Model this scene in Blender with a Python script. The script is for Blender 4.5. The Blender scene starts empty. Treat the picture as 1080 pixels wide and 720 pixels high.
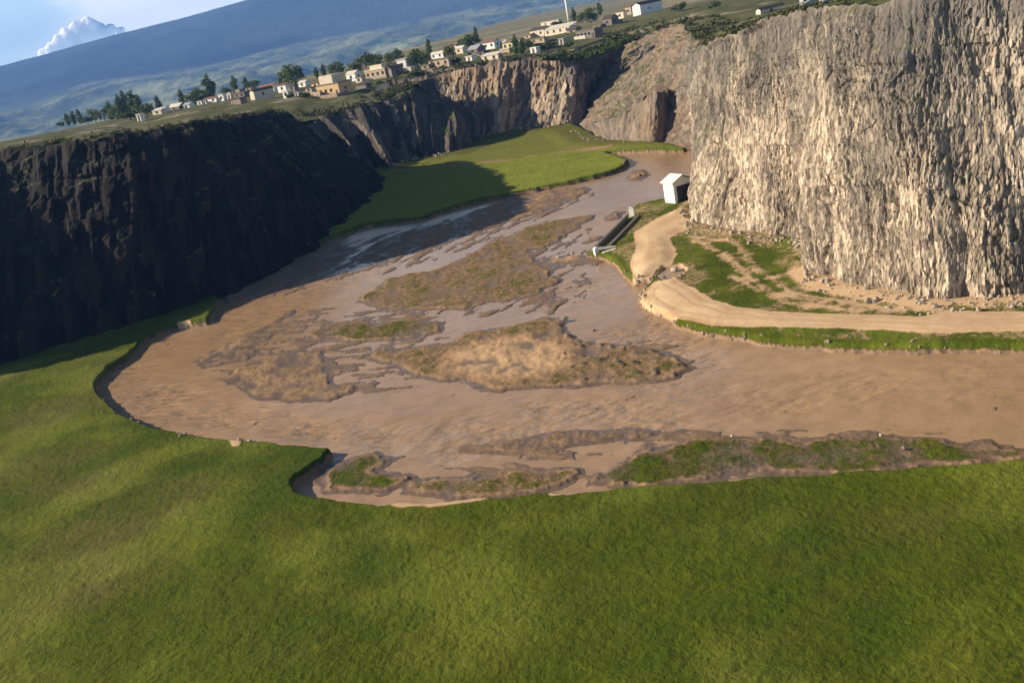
import bpy, bmesh, math, random
import numpy as np
from mathutils import Matrix, Vector
rng = random.Random(7)
nr = np.random.RandomState(11)
sc = bpy.context.scene
C = sc.collection
R_ = math.radians

# ------------------------------------------------------------------ camera
F = 1100.0; PW, PH = 1080, 720
ROLL = R_(11); PITCH = math.atan(340.6 / 1100); CZ = 40.0
f0 = np.array([0, math.cos(PITCH), -math.sin(PITCH)]); r0 = np.array([1., 0, 0]); u0 = np.cross(r0, f0)
CR = math.cos(ROLL) * r0 - math.sin(ROLL) * u0
CU = math.sin(ROLL) * r0 + math.cos(ROLL) * u0
cam = bpy.data.cameras.new('camera'); cam.sensor_width = 36; cam.lens = F / PW * 36
cam.clip_start = 1; cam.clip_end = 80000
co = bpy.data.objects.new('camera', cam); C.objects.link(co)
m = Matrix.Identity(4)
for i in range(3):
    m[i][0] = CR[i]; m[i][1] = CU[i]; m[i][2] = -f0[i]
m[2][3] = CZ
co.matrix_world = m
sc.camera = co

def ray(x, y):
    d = f0 * F + CR * (x - PW / 2) - CU * (y - PH / 2)
    return d / np.linalg.norm(d)
def gnd(x, y, z=0.0):
    d = ray(x, y); t = (z - CZ) / d[2]
    return d[0] * t, d[1] * t
def atD(x, y, D):
    d = ray(x, y); t = D / math.hypot(d[0], d[1])
    return d[0] * t, d[1] * t, CZ + d[2] * t

# ------------------------------------------------------------------ light
SUN_AZ = math.atan2(0.99, -0.13)          # travel direction of the light (x, y)
SUN_EL = R_(25)
SUN_STRENGTH = 5.0; SKY_STRENGTH = 0.05; EXPOSURE = 0.92
sc.view_settings.view_transform = 'Standard'; sc.view_settings.look = 'None'
sc.view_settings.gamma = 1; sc.view_settings.exposure = EXPOSURE
sc.view_settings.use_curve_mapping = False
W = bpy.data.worlds.new('World'); sc.world = W; W.use_nodes = True
wt = W.node_tree; wt.nodes.clear()
def wn(t, **k):
    n = wt.nodes.new(t)
    for a, b in k.items(): setattr(n, a, b)
    return n
sky = wn('ShaderNodeTexSky', sky_type='NISHITA', sun_disc=False)
sky.sun_elevation = SUN_EL
sky.sun_rotation = math.atan2(-0.99, 0.13)
sky.altitude = 1500; sky.air_density = 1.0; sky.dust_density = 1.0; sky.ozone_density = 1.5
bg = wn('ShaderNodeBackground'); wo = wn('ShaderNodeOutputWorld')
bg.inputs[1].default_value = SKY_STRENGTH
# thin high cloud: noise on the sky direction
tc = wn('ShaderNodeTexCoord'); mp = wn('ShaderNodeMapping'); mp.inputs['Scale'].default_value = (2.2, 2.2, 9.0)
mp.inputs['Location'].default_value = (0.35, 0.0, 0.25)
nz = wn('ShaderNodeTexNoise'); nz.inputs['Scale'].default_value = 2.2; nz.inputs['Detail'].default_value = 7
rp = wn('ShaderNodeValToRGB'); rp.color_ramp.elements[0].position = .46; rp.color_ramp.elements[1].position = .72
mx = wn('ShaderNodeMixRGB'); mx.inputs[2].default_value = (14., 14.7, 14.7, 1)
wt.links.new(tc.outputs['Generated'], mp.inputs[0]); wt.links.new(mp.outputs[0], nz.inputs['Vector'])
wt.links.new(nz.outputs['Fac'], rp.inputs[0])
sxz = wn('ShaderNodeSeparateXYZ'); wt.links.new(tc.outputs['Generated'], sxz.inputs[0])
low = wn('ShaderNodeMapRange'); low.inputs[1].default_value = .32; low.inputs[2].default_value = .12
wt.links.new(sxz.outputs[2], low.inputs[0])
# a brighter drawn-out bank just above the ridge, left of the centre
vs_ = wn('ShaderNodeVectorMath', operation='SUBTRACT'); vs_.inputs[1].default_value = tuple(ray(205, -8))
vd = wn('ShaderNodeVectorMath', operation='MULTIPLY'); vd.inputs[1].default_value = (8.5, 8.5, 24)
vl = wn('ShaderNodeVectorMath', operation='LENGTH'); wt.links.new(tc.outputs['Generated'], vs_.inputs[0]); wt.links.new(vs_.outputs[0], vd.inputs[0]); wt.links.new(vd.outputs[0], vl.inputs[0])
bank_ = wn('ShaderNodeMapRange'); bank_.inputs[1].default_value = 1.25; bank_.inputs[2].default_value = .1; bank_.inputs[4].default_value = .62; wt.links.new(vl.outputs['Value'], bank_.inputs[0])
na = wn('ShaderNodeMath', operation='ADD'); wt.links.new(nz.outputs['Fac'], na.inputs[0]); wt.links.new(bank_.outputs[0], na.inputs[1]); wt.links.new(na.outputs[0], rp.inputs[0])
mm = wn('ShaderNodeMath', operation='MULTIPLY'); wt.links.new(low.outputs[0], mm.inputs[1])
wt.links.new(rp.outputs[0], mm.inputs[0]); wt.links.new(mm.outputs[0], mx.inputs[0])
veil = wn('ShaderNodeMixRGB'); veil.inputs[2].default_value = (8.8, 12.0, 14.6, 1)
vm = wn('ShaderNodeMath', operation='MULTIPLY'); vm.inputs[1].default_value = .75; wt.links.new(low.outputs[0], vm.inputs[0])
wt.links.new(vm.outputs[0], veil.inputs[0]); wt.links.new(sky.outputs[0], veil.inputs[1])
wt.links.new(veil.outputs[0], mx.inputs[1]); wt.links.new(mx.outputs[0], bg.inputs[0])
wt.links.new(bg.outputs[0], wo.inputs[0])
sl = bpy.data.lights.new('sun', 'SUN'); sl.energy = SUN_STRENGTH; sl.angle = R_(0.5); sl.color = (1, .88, .70)
so = bpy.data.objects.new('sun', sl); C.objects.link(so)
tv = Vector((math.cos(SUN_AZ + 0) , 0, 0))
ld = Vector((0.99 * math.cos(SUN_EL), -0.13 * math.cos(SUN_EL), -math.sin(SUN_EL)))
so.rotation_euler = ld.to_track_quat('-Z', 'Y').to_euler()
so.location = (-200, 0, 300)

# ------------------------------------------------------------------ noise (numpy)
_P = nr.permutation(256); _P = np.concatenate([_P, _P, _P]).astype(np.int64)
_G = nr.normal(size=(256, 3)); _G /= np.linalg.norm(_G, axis=1)[:, None]
def pn(x, y, z=0.0):
    x = np.asarray(x, float); y = np.asarray(y, float); z = np.zeros_like(x) + z
    xi = np.floor(x).astype(np.int64); yi = np.floor(y).astype(np.int64); zi = np.floor(z).astype(np.int64)
    xf = x - xi; yf = y - yi; zf = z - zi
    u = xf**3*(xf*(xf*6-15)+10); v = yf**3*(yf*(yf*6-15)+10); w = zf**3*(zf*(zf*6-15)+10)
    def g(a, b, c):
        h = _P[_P[_P[(xi+a) & 255] + ((yi+b) & 255)] + ((zi+c) & 255)]
        G = _G[h]
        return G[..., 0]*(xf-a) + G[..., 1]*(yf-b) + G[..., 2]*(zf-c)
    l = lambda a, b, t: a + (b-a)*t
    return l(l(l(g(0,0,0), g(1,0,0), u), l(g(0,1,0), g(1,1,0), u), v),
             l(l(g(0,0,1), g(1,0,1), u), l(g(0,1,1), g(1,1,1), u), v), w) * 1.5
def fbm(x, y, z=0.0, o=4, g=.5):
    r = 0; a = 1
    for i in range(o):
        r = r + a*pn(x*2**i+i*17.3, y*2**i-i*9.1, z*2**i if np.ndim(z) else z+i*3.7); a *= g
    return r
def cells(u, v, seed=0):
    ui = np.floor(u).astype(np.int64); vi = np.floor(v).astype(np.int64)
    best = np.full(u.shape, 9.); sec = np.full(u.shape, 9.); idr = np.zeros(u.shape)
    for a in (-1, 0, 1):
        for b in (-1, 0, 1):
            h = _P[_P[(ui+a+seed) & 255] + ((vi+b) & 255)]
            jx = _G[h, 0]*.45+.5; jy = _G[h, 1]*.45+.5
            d = (ui+a+jx-u)**2 + (vi+b+jy-v)**2
            r = (_P[h+seed % 200] / 255.)
            m_ = d < best
            sec = np.where(m_, best, np.minimum(sec, d)); idr = np.where(m_, r, idr); best = np.where(m_, d, best)
    return np.sqrt(best), np.sqrt(sec), idr
ss = lambda a, b, x: (lambda t: t*t*(3-2*t))(np.clip((x-a)/(b-a), 0, 1))

# ------------------------------------------------------------------ object helpers
def tag(o, label=None, cat=None, group=None, kind=None):
    if label: o['label'] = label
    if cat: o['category'] = cat
    if group: o['group'] = group
    if kind: o['kind'] = kind
    return o
def link(name, me, parent=None):
    o = bpy.data.objects.new(name, me); C.objects.link(o)
    if parent: o.parent = parent
    return o
def empty(name, loc, rz=0):
    o = bpy.data.objects.new(name, None); C.objects.link(o)
    o.location = loc; o.rotation_euler = (0, 0, rz); o.empty_display_size = .5
    return o
def np_mesh(name, V, Q, mat, smooth=True, attrs=None, cols=None):
    """V (n,3), Q (m,k) faces"""
    me = bpy.data.meshes.new(name)
    V = np.asarray(V, np.float32); Q = np.asarray(Q, np.int32); k = Q.shape[1]
    me.vertices.add(len(V)); me.vertices.foreach_set('co', V.ravel())
    me.loops.add(Q.size); me.loops.foreach_set('vertex_index', Q.ravel())
    me.polygons.add(len(Q)); me.polygons.foreach_set('loop_start', np.arange(0, Q.size, k, dtype=np.int32))
    me.polygons.foreach_set('loop_total', np.full(len(Q), k, np.int32))
    me.polygons.foreach_set('use_smooth', np.full(len(Q), smooth))
    me.update(calc_edges=True)
    for n, a in (attrs or {}).items():
        at = me.attributes.new(n, 'FLOAT', 'POINT'); at.data.foreach_set('value', np.asarray(a, np.float32).ravel())
    for n, a in (cols or {}).items():
        at = me.attributes.new(n, 'FLOAT_COLOR', 'POINT'); at.data.foreach_set('color', np.asarray(a, np.float32).ravel())
    me.materials.append(mat)
    return me
def grid_quads(nu, nv):
    i = np.arange(nu-1)[:, None]*nv + np.arange(nv-1)[None, :]
    return np.stack([i, i+nv, i+nv+1, i+1], -1).reshape(-1, 4)
def compact(V, Q, *arrs):
    used = np.unique(Q); mp_ = np.full(len(V), -1); mp_[used] = np.arange(len(used))
    return (V[used], mp_[Q]) + tuple(a[used] for a in arrs)

# ------------------------------------------------------------------ material helpers
class N:
    def __init__(s, name):
        s.m = bpy.data.materials.new(name); s.m.use_nodes = True; s.t = s.m.node_tree
        s.b = s.t.nodes['Principled BSDF']; s.o = s.t.nodes['Material Output']
    def n(s, typ, **k):
        x = s.t.nodes.new(typ)
        for a, b in k.items():
            if a.startswith('i_'): x.inputs[int(a[2:])].default_value = b
            else: setattr(x, a, b)
        return x
    def l(s, a, b): s.t.links.new(a, b)
    def pos(s):
        if not hasattr(s, '_p'): s._p = s.n('ShaderNodeNewGeometry')
        return s._p.outputs['Position']
    def noise(s, scale, detail=4, rough=.55, sx=(1, 1, 1), vec=None):
        mp = s.n('ShaderNodeMapping'); mp.inputs['Scale'].default_value = sx
        s.l(vec or s.pos(), mp.inputs[0])
        x = s.n('ShaderNodeTexNoise'); x.inputs['Scale'].default_value = scale; x.inputs['Detail'].default_value = detail
        x.inputs['Roughness'].default_value = rough
        s.l(mp.outputs[0], x.inputs['Vector']); return x.outputs['Fac']
    def ramp(s, fac, stops):
        r = s.n('ShaderNodeValToRGB'); e = r.color_ramp.elements
        while len(e) < len(stops): e.new(.5)
        for el, (p, c) in zip(e, stops):
            el.position = p; el.color = (c if len(c) == 4 else (*c, 1)) if hasattr(c, '__len__') else (c, c, c, 1)
        s.l(fac, r.inputs[0]); return r.outputs[0]
    def mix(s, fac, a, b, mode='MIX'):
        x = s.n('ShaderNodeMix', data_type='RGBA', blend_type=mode)
        for sock, v in ((x.inputs[0], fac), (x.inputs[6], a), (x.inputs[7], b)):
            if hasattr(v, 'node'): s.l(v, sock)
            elif hasattr(v, '__len__'): sock.default_value = (*v, 1)
            else: sock.default_value = v
        return x.outputs[2]
    def math(s, op, a, b=0.0, clamp=False):
        x = s.n('ShaderNodeMath', operation=op, use_clamp=clamp)
        for sock, v in zip(x.inputs, (a, b)):
            if hasattr(v, 'node'): s.l(v, sock)
            else: sock.default_value = v
        return x.outputs[0]
    def attr(s, name, out='Fac'):
        return s.n('ShaderNodeAttribute', attribute_name=name).outputs[out]
    def bump(s, h, strength, dist):
        b = s.n('ShaderNodeBump'); b.inputs['Strength'].default_value = strength; b.inputs['Distance'].default_value = dist
        s.l(h, b.inputs['Height']); s.l(b.outputs[0], s.b.inputs['Normal'])
    def base(s, c): 
        if hasattr(c, 'node'): s.l(c, s.b.inputs['Base Color'])
        else: s.b.inputs['Base Color'].default_value = (*c, 1)
    def rough(s, r, spec=.3):
        if hasattr(r, 'node'): s.l(r, s.b.inputs['Roughness'])
        else: s.b.inputs['Roughness'].default_value = r
        s.b.inputs['Specular IOR Level'].default_value = spec

def grass_color(k):
    """green turf with paler, drier and browner patches"""
    a = k.noise(.045, 5, .6); b = k.noise(.9, 5, .7); c = k.noise(.16, 4, .6); d = k.noise(6., 3, .7)
    g = k.mix(k.ramp(a, [(.35, 0.), (.65, 1.)]), (.047, .069, .0038), (.080, .099, .0042))
    g = k.mix(k.ramp(c, [(.45, 0.), (.72, .75)]), g, (.098, .094, .008))
    g = k.mix(k.ramp(b, [(.3, .55), (.6, 0.)]), g, (.032, .050, .004))
    g = k.mix(k.ramp(d, [(.5, 0.), (.75, .35)]), g, (.115, .125, .010))
    return g, b, d

def mat_ground():
    k = N('turf_mud_and_sand')
    z = k.n('ShaderNodeAttribute', attribute_name='zone'); sp = k.n('ShaderNodeSeparateColor'); k.l(z.outputs['Color'], sp.inputs[0])
    grass, sand, wet = sp.outputs[0], sp.outputs[1], sp.outputs[2]
    y = k.attr('dry'); yellow = k.attr('lush')
    g, gb, gd = grass_color(k)
    g = k.mix(k.math('MULTIPLY', y, k.ramp(k.noise(.07, 5, .6), [(.3, .35), (.7, 1.)])), g, (.135, .105, .036))
    g = k.mix(k.math('MULTIPLY', yellow, k.ramp(k.noise(.11, 6, .65, (.5, 1.6, 1)), [(.3, .6), (.7, 1.)])), g, (.25, .27, .036), 'MIX')
    n1 = k.noise(.35, 6, .65); n2 = k.noise(2.5, 5, .7); n3 = k.noise(.12, 3)
    mud = k.mix(k.ramp(n1, [(.3, 0.), (.7, 1.)]), (.20, .125, .07), (.32, .205, .115))
    mud = k.mix(k.ramp(n2, [(.35, .7), (.6, 0.)]), mud, (.12, .078, .05))
    snd = k.mix(k.ramp(k.noise(1.4, 6, .7), [(.3, 0.), (.7, 1.)]), (.54, .375, .215), (.62, .445, .265))
    snd = k.mix(k.ramp(n1, [(.52, 0.), (.75, .6)]), snd, (.33, .23, .14))
    n5 = k.noise(.8, 6, .68, (.45, 1.7, 1))
    och = k.mix(k.ramp(n1, [(.3, 0.), (.7, 1.)]), (.36, .215, .105), (.48, .30, .155))
    och = k.mix(k.ramp(n5, [(.35, .6), (.6, 0.)]), och, (.27, .17, .09))
    col = k.mix(k.ramp(sand, [(0., 0.), (.5, 1.)]), mud, och)
    col = k.mix(k.ramp(sand, [(.5, 0.), (1., 1.)]), col, snd)
    wetc = k.mix(.55, mud, (.075, .05, .035))
    col = k.mix(wet, col, wetc)
    n4 = k.noise(1.0, 7, .72)
    gm = k.ramp(k.math('ADD', grass, k.math('ADD', k.math('MULTIPLY', k.math('SUBTRACT', n2, .5), .8), k.math('MULTIPLY', k.math('SUBTRACT', n4, .5), 1.0))), [(.36, 0.), (.66, 1.)])
    col = k.mix(gm, col, g)
    k.base(col)
    k.rough(k.ramp(wet, [(0., .95), (1., .35)]), .25)
    k.l(k.math('ADD', k.math('MULTIPLY', wet, .3), .06), k.b.inputs['Specular IOR Level'])
    h = k.math('ADD', k.math('MULTIPLY', gb, 1.), k.math('MULTIPLY', gd, .5))
    h = k.math('ADD', h, k.math('MULTIPLY', k.noise(2.2, 4, .7, (1., .55, 1)), .7))
    hm = k.math('ADD', k.math('MULTIPLY', n2, .10), k.math('MULTIPLY', n4, .28))
    mixh = k.n('ShaderNodeMix', data_type='FLOAT'); k.l(gm, mixh.inputs[0]); k.l(hm, mixh.inputs[2]); k.l(h, mixh.inputs[3])
    k.bump(mixh.outputs[0], 1.0, .18)
    return k.m

def mat_water():
    k = N('muddy_water')
    n = k.noise(.05, 4, .6, (1, .6, 1)); n2 = k.noise(.4, 5, .6)
    c = k.mix(k.ramp(n, [(.3, 0.), (.7, 1.)]), (.30, .182, .092), (.39, .248, .138))
    c = k.mix(k.ramp(n2, [(.4, .5), (.6, 0.)]), c, (.245, .152, .08))
    k.base(c)
    k.rough(k.ramp(k.noise(.03, 3), [(.4, .12), (.6, .3)]), .38)
    k.b.inputs['IOR'].default_value = 1.33
    rip = k.attr('ripple')
    a = k.noise(.75, 2, .45, (.7, 1.25, 1)); b = k.noise(3.5, 2, .5)
    h = k.math('ADD', k.math('MULTIPLY', a, k.math('ADD', k.math('MULTIPLY', rip, 1.25), .12)), k.math('MULTIPLY', b, .05))
    k.bump(h, .9, .5)
    return k.m

def mat_rock(name, tan, pale, dark, grass=True, sc_=1.0, orange=0.0, stain=.5, scree=False, gr0=.70):
    k = N(name)
    cell = k.attr('cell'); up = k.attr('high')
    st = (1, 1, .28) if not scree else (1, 1, .8)
    a = k.noise(1.3*sc_, 6, .7, st); b = k.noise(.13, 4, .6, (1, 1, .5)); c = k.noise(5*sc_, 3, .7, (1, 1, .35))
    col = k.mix(k.ramp(a, [(.32, 0.), (.68, 1.)]), dark, tan)
    col = k.mix(k.ramp(cell, [(.45, 0.), (1., .9)]), col, pale)
    col = k.mix(k.ramp(cell, [(0., .75), (.42, 0.)]), col, dark)
    col = k.mix(k.ramp(c, [(.3, .6), (.5, 0.)]), col, dark)
    # weathering streaks from the rim down
    s = k.ramp(k.math('ADD', k.math('MULTIPLY', up, .75), k.math('MULTIPLY', k.math('SUBTRACT', b, .5), 1.5)), [(.3, 0.), (.75, stain)])
    col = k.mix(s, col, k.mix(.4, dark, (.15, .14, .125)))
    if orange: col = k.mix(k.ramp(k.noise(.08, 4), [(.4, 0.), (.7, orange)]), col, (.36, .21, .10))
    if grass:
        g, gb, gd = grass_color(k)
        geo = k.n('ShaderNodeNewGeometry'); sx = k.n('ShaderNodeSeparateXYZ'); k.l(geo.outputs['Normal'], sx.inputs[0])
        f = k.math('ADD', sx.outputs[2], k.math('MULTIPLY', k.math('SUBTRACT', b, .5), .5))
        f = k.ramp(f, [(gr0, 0.), (gr0+.2, 1.)])
        gr = k.mix(k.ramp(k.noise(.5, 5, .7), [(.4, 0.), (.6, 1.)]), (.13, .125, .04), (.06, .075, .02))
        col = k.mix(f, col, gr)
    k.base(col); k.rough(.92, .15)
    k.bump(k.math('ADD', a, k.math('MULTIPLY', c, .5)), .8, .35)
    return k.m

def mat_upland():
    k = N('dry_grassland')
    a = k.noise(.02, 6, .65); b = k.noise(.25, 6, .7); c = k.noise(.006, 4)
    col = k.mix(k.ramp(a, [(.35, 0.), (.65, 1.)]), (.075, .078, .026), (.15, .135, .055))
    col = k.mix(k.ramp(b, [(.35, .7), (.6, 0.)]), col, (.055, .065, .02))
    far = k.attr('far')
    fld = k.mix(k.ramp(k.noise(.004, 5, .6, (.5, 2.2, 1)), [(.42, 0.), (.58, 1.)]), (.24, .19, .12), (.15, .15, .075))
    col = k.mix(far, col, fld)
    bare = k.attr('bare')
    col = k.mix(k.math('MULTIPLY', bare, k.ramp(b, [(.4, .4), (.6, 1.)])), col, (.30, .24, .165))
    k.base(col); k.rough(.95, .1)
    k.bump(k.math('ADD', b, k.math('MULTIPLY', k.noise(1.5, 4, .7), .4)), .9, .5)
    return k.m

def mat_mountain():
    k = N('mountain_slopes')
    p = k.attr('upper')
    a = k.noise(.0045, 7, .68, (1, .6, 1)); b = k.noise(.0007, 5, .6); s = k.noise(.0009, 6, .65, (1, .35, 1))
    low = k.mix(k.ramp(a, [(.38, 0.), (.62, 1.)]), (.02, .045, .012), (.26, .27, .12))
    low = k.mix(k.ramp(s, [(.45, 0.), (.6, .8)]), low, (.06, .08, .045))
    high = k.mix(k.ramp(b, [(.35, 0.), (.65, 1.)]), (.008, .014, .014), (.07, .085, .055))
    f = k.ramp(k.math('ADD', p, k.math('MULTIPLY', k.math('SUBTRACT', a, .5), .45)), [(.42, 0.), (.58, 1.)])
    k.base(k.mix(f, low, high)); k.rough(.95, .1)
    k.bump(a, 1., 35.)
    return k.m

def mat_plain(name, col, var=.25, rough=.85, scale=2., dark=None):
    k = N(name)
    n = k.noise(scale, 5, .65)
    d = dark or tuple(c*(1-var*1.6) for c in col)
    k.base(k.mix(k.ramp(n, [(.3, 0.), (.7, 1.)]), d, col)); k.rough(rough, .25)
    k.bump(n, .4, .05)
    return k.m
def mat_leaf(name, a, b):
    k = N(name)
    oi = k.n('ShaderNodeObjectInfo')
    n = k.noise(1.1, 3, .7); n2 = k.n('ShaderNodeNewGeometry').outputs['Random Per Island']
    c = k.mix(k.ramp(n, [(.35, 0.), (.65, 1.)]), a, b)
    c = k.mix(k.math('MULTIPLY', n2, .5), c, b)
    k.base(k.mix(k.math('MULTIPLY', oi.outputs['Random'], .35), c, tuple(x*.6 for x in a))); k.rough(.7, .2)
    tr = k.n('ShaderNodeBsdfTranslucent'); k.l(k.b.inputs['Base Color'].links[0].from_socket, tr.inputs[0])
    ms = k.n('ShaderNodeMixShader'); ms.inputs[0].default_value = .25
    k.l(k.b.outputs[0], ms.inputs[1]); k.l(tr.outputs[0], ms.inputs[2]); k.l(ms.outputs[0], k.o.inputs[0])
    return k.m

GROUND = mat_ground(); WATER = mat_water()
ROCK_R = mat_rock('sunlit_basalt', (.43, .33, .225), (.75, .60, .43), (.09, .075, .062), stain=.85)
ROCK_L = mat_rock('shade_darkened_basalt', (.017, .011, .0065), (.030, .020, .012), (.005, .0036, .0024), stain=.2, gr0=.93)  # cliff's shade put into the rock colour: near-black, warmed against the blue skylight
ROCK_V = mat_rock('village_basalt', (.32, .245, .17), (.50, .39, .27), (.07, .06, .05), sc_=.8, orange=.45, stain=.5, gr0=.78)
ROCK_P = mat_rock('pillar_basalt', (.10, .08, .065), (.19, .15, .11), (.025, .022, .02), sc_=.6, stain=.3, gr0=.84)
SCREE = mat_rock('scree', (.235, .18, .13), (.37, .29, .21), (.09, .075, .06), sc_=.5, orange=.28, stain=.5, gr0=.93, scree=True)
UPLAND = mat_upland(); MOUNT = mat_mountain()

# ------------------------------------------------------------------ canyon rim: (rim x, y, z, foot x, y)
def rimD(px, py, D): return atD(px, py, D)
def pt(rim, foot, fz=1.0):
    f = gnd(*foot, fz) if len(foot) == 2 and abs(foot[0]) < 5000 and foot[0] >= 0 and foot[1] > 60 else foot
    return (*rim, *f)
def W_(x, y): return ('w', x, y)
def P(rim, foot, fz=1.0):
    if foot[0] == 'w': fx, fy = foot[1], foot[2]
    else: fx, fy = gnd(*foot, fz)
    return (rim[0], rim[1], rim[2], fx, fy)
LEFT = [P((-205, 158, 33.5), W_(-190, 136)), P((-130, 173, 33.5), W_(-106, 160)),
        P(rimD(0, 160, 236), (0, 385)), P(rimD(100, 145, 226), (120, 350)), P(rimD(200, 131, 231), (215, 318)),
        P(rimD(240, 125, 246), (300, 280)), P(rimD(280, 119, 278), (350, 245)), P(rimD(303, 118, 316), (395, 212)),
        P((-56, 324, 22.5), W_(-24.5, 306)), P((-68, 334, 20.5), W_(-35, 327))]
PILL = [P((-70, 334, 19), W_(-42, 335)), P(rimD(335, 132, 350), W_(-38, 333)), P(rimD(352, 121, 354), W_(-33, 335)), P(rimD(380, 112, 356), (411, 178)),
        P(rimD(410, 104, 360), (425, 172)), P(rimD(435, 101, 363), (445, 168)), P(rimD(455, 110, 362), (460, 166)),
        P(rimD(476, 112, 361), (475, 163)), P(rimD(493, 126, 362), (492, 156)), P((2, 374, 10), (503, 150)), P((-6, 390, 14), W_(-4, 383))]
VILL = [P(rimD(405, 85, 402), W_(-24, 396)), P(rimD(440, 84, 398), W_(-14, 388)), P(rimD(470, 78, 396), (470, 150)), P(rimD(500, 69, 388), (503, 146)),
        P(rimD(530, 64, 384), (522, 143)), P(rimD(560, 60, 382), (545, 138)), P(rimD(583, 60, 376), (570, 137)),
        P(rimD(603, 62, 372), (590, 134)), P(rimD(612, 66, 376), W_(38, 358)), P(rimD(630, 74, 402), W_(46, 392)), P((64, 416, 21), W_(58, 408))]
TALU = [P(rimD(618, 82, 432), W_(40, 404)), P(rimD(640, 66, 425), W_(35, 360)), P(rimD(655, 54, 415), (606, 139)), P(rimD(678, 40, 400), (622, 149)), P(rimD(700, 28, 380), (650, 151)),
        P(rimD(718, 24, 345), (680, 151)), P(rimD(728, 33, 315), (704, 151)), P(rimD(734, 42, 285), W_(53, 262)), P(rimD(738, 44, 255), W_(53, 245)), P((66, 232, 27), W_(55, 230))]
RIGH = [P((66, 226, 27), W_(54, 222)), P(rimD(736, 52, 203), (722, 226)), P(rimD(750, 44, 190), (735, 242)), P(rimD(790, 28, 174), (790, 253)),
        P(rimD(825, 16, 163), (838, 257)), P(rimD(840, 11, 156), (850, 262)), P(rimD(852, 8, 148), (853, 297)), P(rimD(900, 6, 139), (920, 312)), P(rimD(980, -5, 131), (985, 325)),
        P(rimD(1080, -30, 130), (1080, 318)), P((78, 108, 34.5), W_(68, 98)), P((120, 92, 35), W_(112, 82)), P((170, 60, 35), W_(162, 50))]
ALLR = LEFT + PILL + VILL + TALU + RIGH
RIMXY = np.array([(p[0], p[1]) for p in LEFT + PILL[1:4] + VILL[0:] + TALU[1:] + RIGH[1:]])
CANYON = np.vstack([RIMXY, [(170, -60), (-300, -60)]])

def inside(poly, X, Y):
    r = np.zeros(X.shape, bool); n = len(poly)
    for i in range(n):
        x0, y0 = poly[i]; x1, y1 = poly[(i+1) % n]
        if y0 == y1: continue
        c = ((y0 > Y) != (y1 > Y)) & (X < (x1-x0)*(Y-y0)/(y1-y0)+x0); r ^= c
    return r
def sdist(poly, X, Y, closed=True, clip=6.0):
    """signed distance, positive inside (clipped)"""
    poly = np.asarray(poly); n = len(poly)
    out = np.full(X.shape, -clip)
    m_ = (X > poly[:, 0].min()-clip) & (X < poly[:, 0].max()+clip) & (Y > poly[:, 1].min()-clip) & (Y < poly[:, 1].max()+clip)
    x = X[m_]; y = Y[m_]
    if not len(x): return out
    d = np.full(x.shape, clip**2)
    for i in range(n if closed else n-1):
        a = poly[i]; b = poly[(i+1) % n]; e = b-a; L = max(e@e, 1e-9)
        t = np.clip(((x-a[0])*e[0]+(y-a[1])*e[1])/L, 0, 1)
        d = np.minimum(d, (a[0]+t*e[0]-x)**2+(a[1]+t*e[1]-y)**2)
    d = np.sqrt(d)
    if closed: d = np.where(inside(poly, x, y), d, -d)
    else: d = -d
    out[m_] = d; return out

# ------------------------------------------------------------------ upland height (the plateau around the gorge)
CTRL = [(p[0], p[1], p[2]) for p in LEFT[:8] + RIGH + TALU[3:] + VILL[1:9] + PILL[2:4]]
for px, py, D in [(0, 150, 420), (60, 138, 430), (110, 132, 425), (150, 128, 420), (220, 112, 405), (270, 107, 395), (300, 105, 392), (345, 104, 385), (380, 95, 390),
                  (400, 88, 408), (425, 73, 430), (467, 69, 415), (500, 58, 450), (516, 51, 500), (540, 53, 440), (568, 42, 500), (590, 36, 520),
                  (620, 42, 455), (645, 27, 500), (672, 17, 520), (700, 10, 520), (740, 14, 420), (800, 16, 255), (855, 8, 200), (760, 10, 400)]:
    CTRL.append(atD(px, py, D))
for r, a, z in [(700, -30, 24), (700, -15, 24), (800, 0, 25), (900, 8, 27), (700, 15, 30), (500, 25, 33), (300, 35, 35), (900, 20, 30), (1500, 5, 27), (1500, 15, 28), (1500, -5, 26), (600, -22, 24.5)]:
    CTRL.append((r*math.sin(R_(a)), r*math.cos(R_(a)), z))
CTRL = np.array(CTRL)
def upland_z(x, y):
    x = np.asarray(x, float); y = np.asarray(y, float)
    num = np.zeros(x.shape); den = np.zeros(x.shape)
    for cx, cy, cz in CTRL:
        w = 1/((x-cx)**2+(y-cy)**2+60)**1.6
        num += w*cz; den += w
    return num/den
def far_z(r, az):
    """lowland then the mountain, az in degrees"""
    rise = np.clip((az+26)/24, 0, 1.6)
    ridge = 308+300*np.minimum(rise, 1.05) + 12*pn(az*.35, az*0+.5)
    xs = [1500, 3000, 4200, 6300, 9000, 12000]
    base = np.interp(r, xs[:5], [-150, -120, -75, 60, 0]) 
    t = ss(6000, 9000, r)
    z = np.where(r < 6000, np.interp(r, [1500, 3000, 4200, 6000], [-150, -120, -78, 40]), 40+(ridge-40)*t**.9)
    z = np.where(r > 9000, ridge-(r-9000)*.1, z)
    return z
def edge_r(az):
    return np.interp(az, [-40, -24, -14, -6, 0, 4, 10, 40], [600, 620, 640, 760, 1150, 2100, 2600, 2600])

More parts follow.
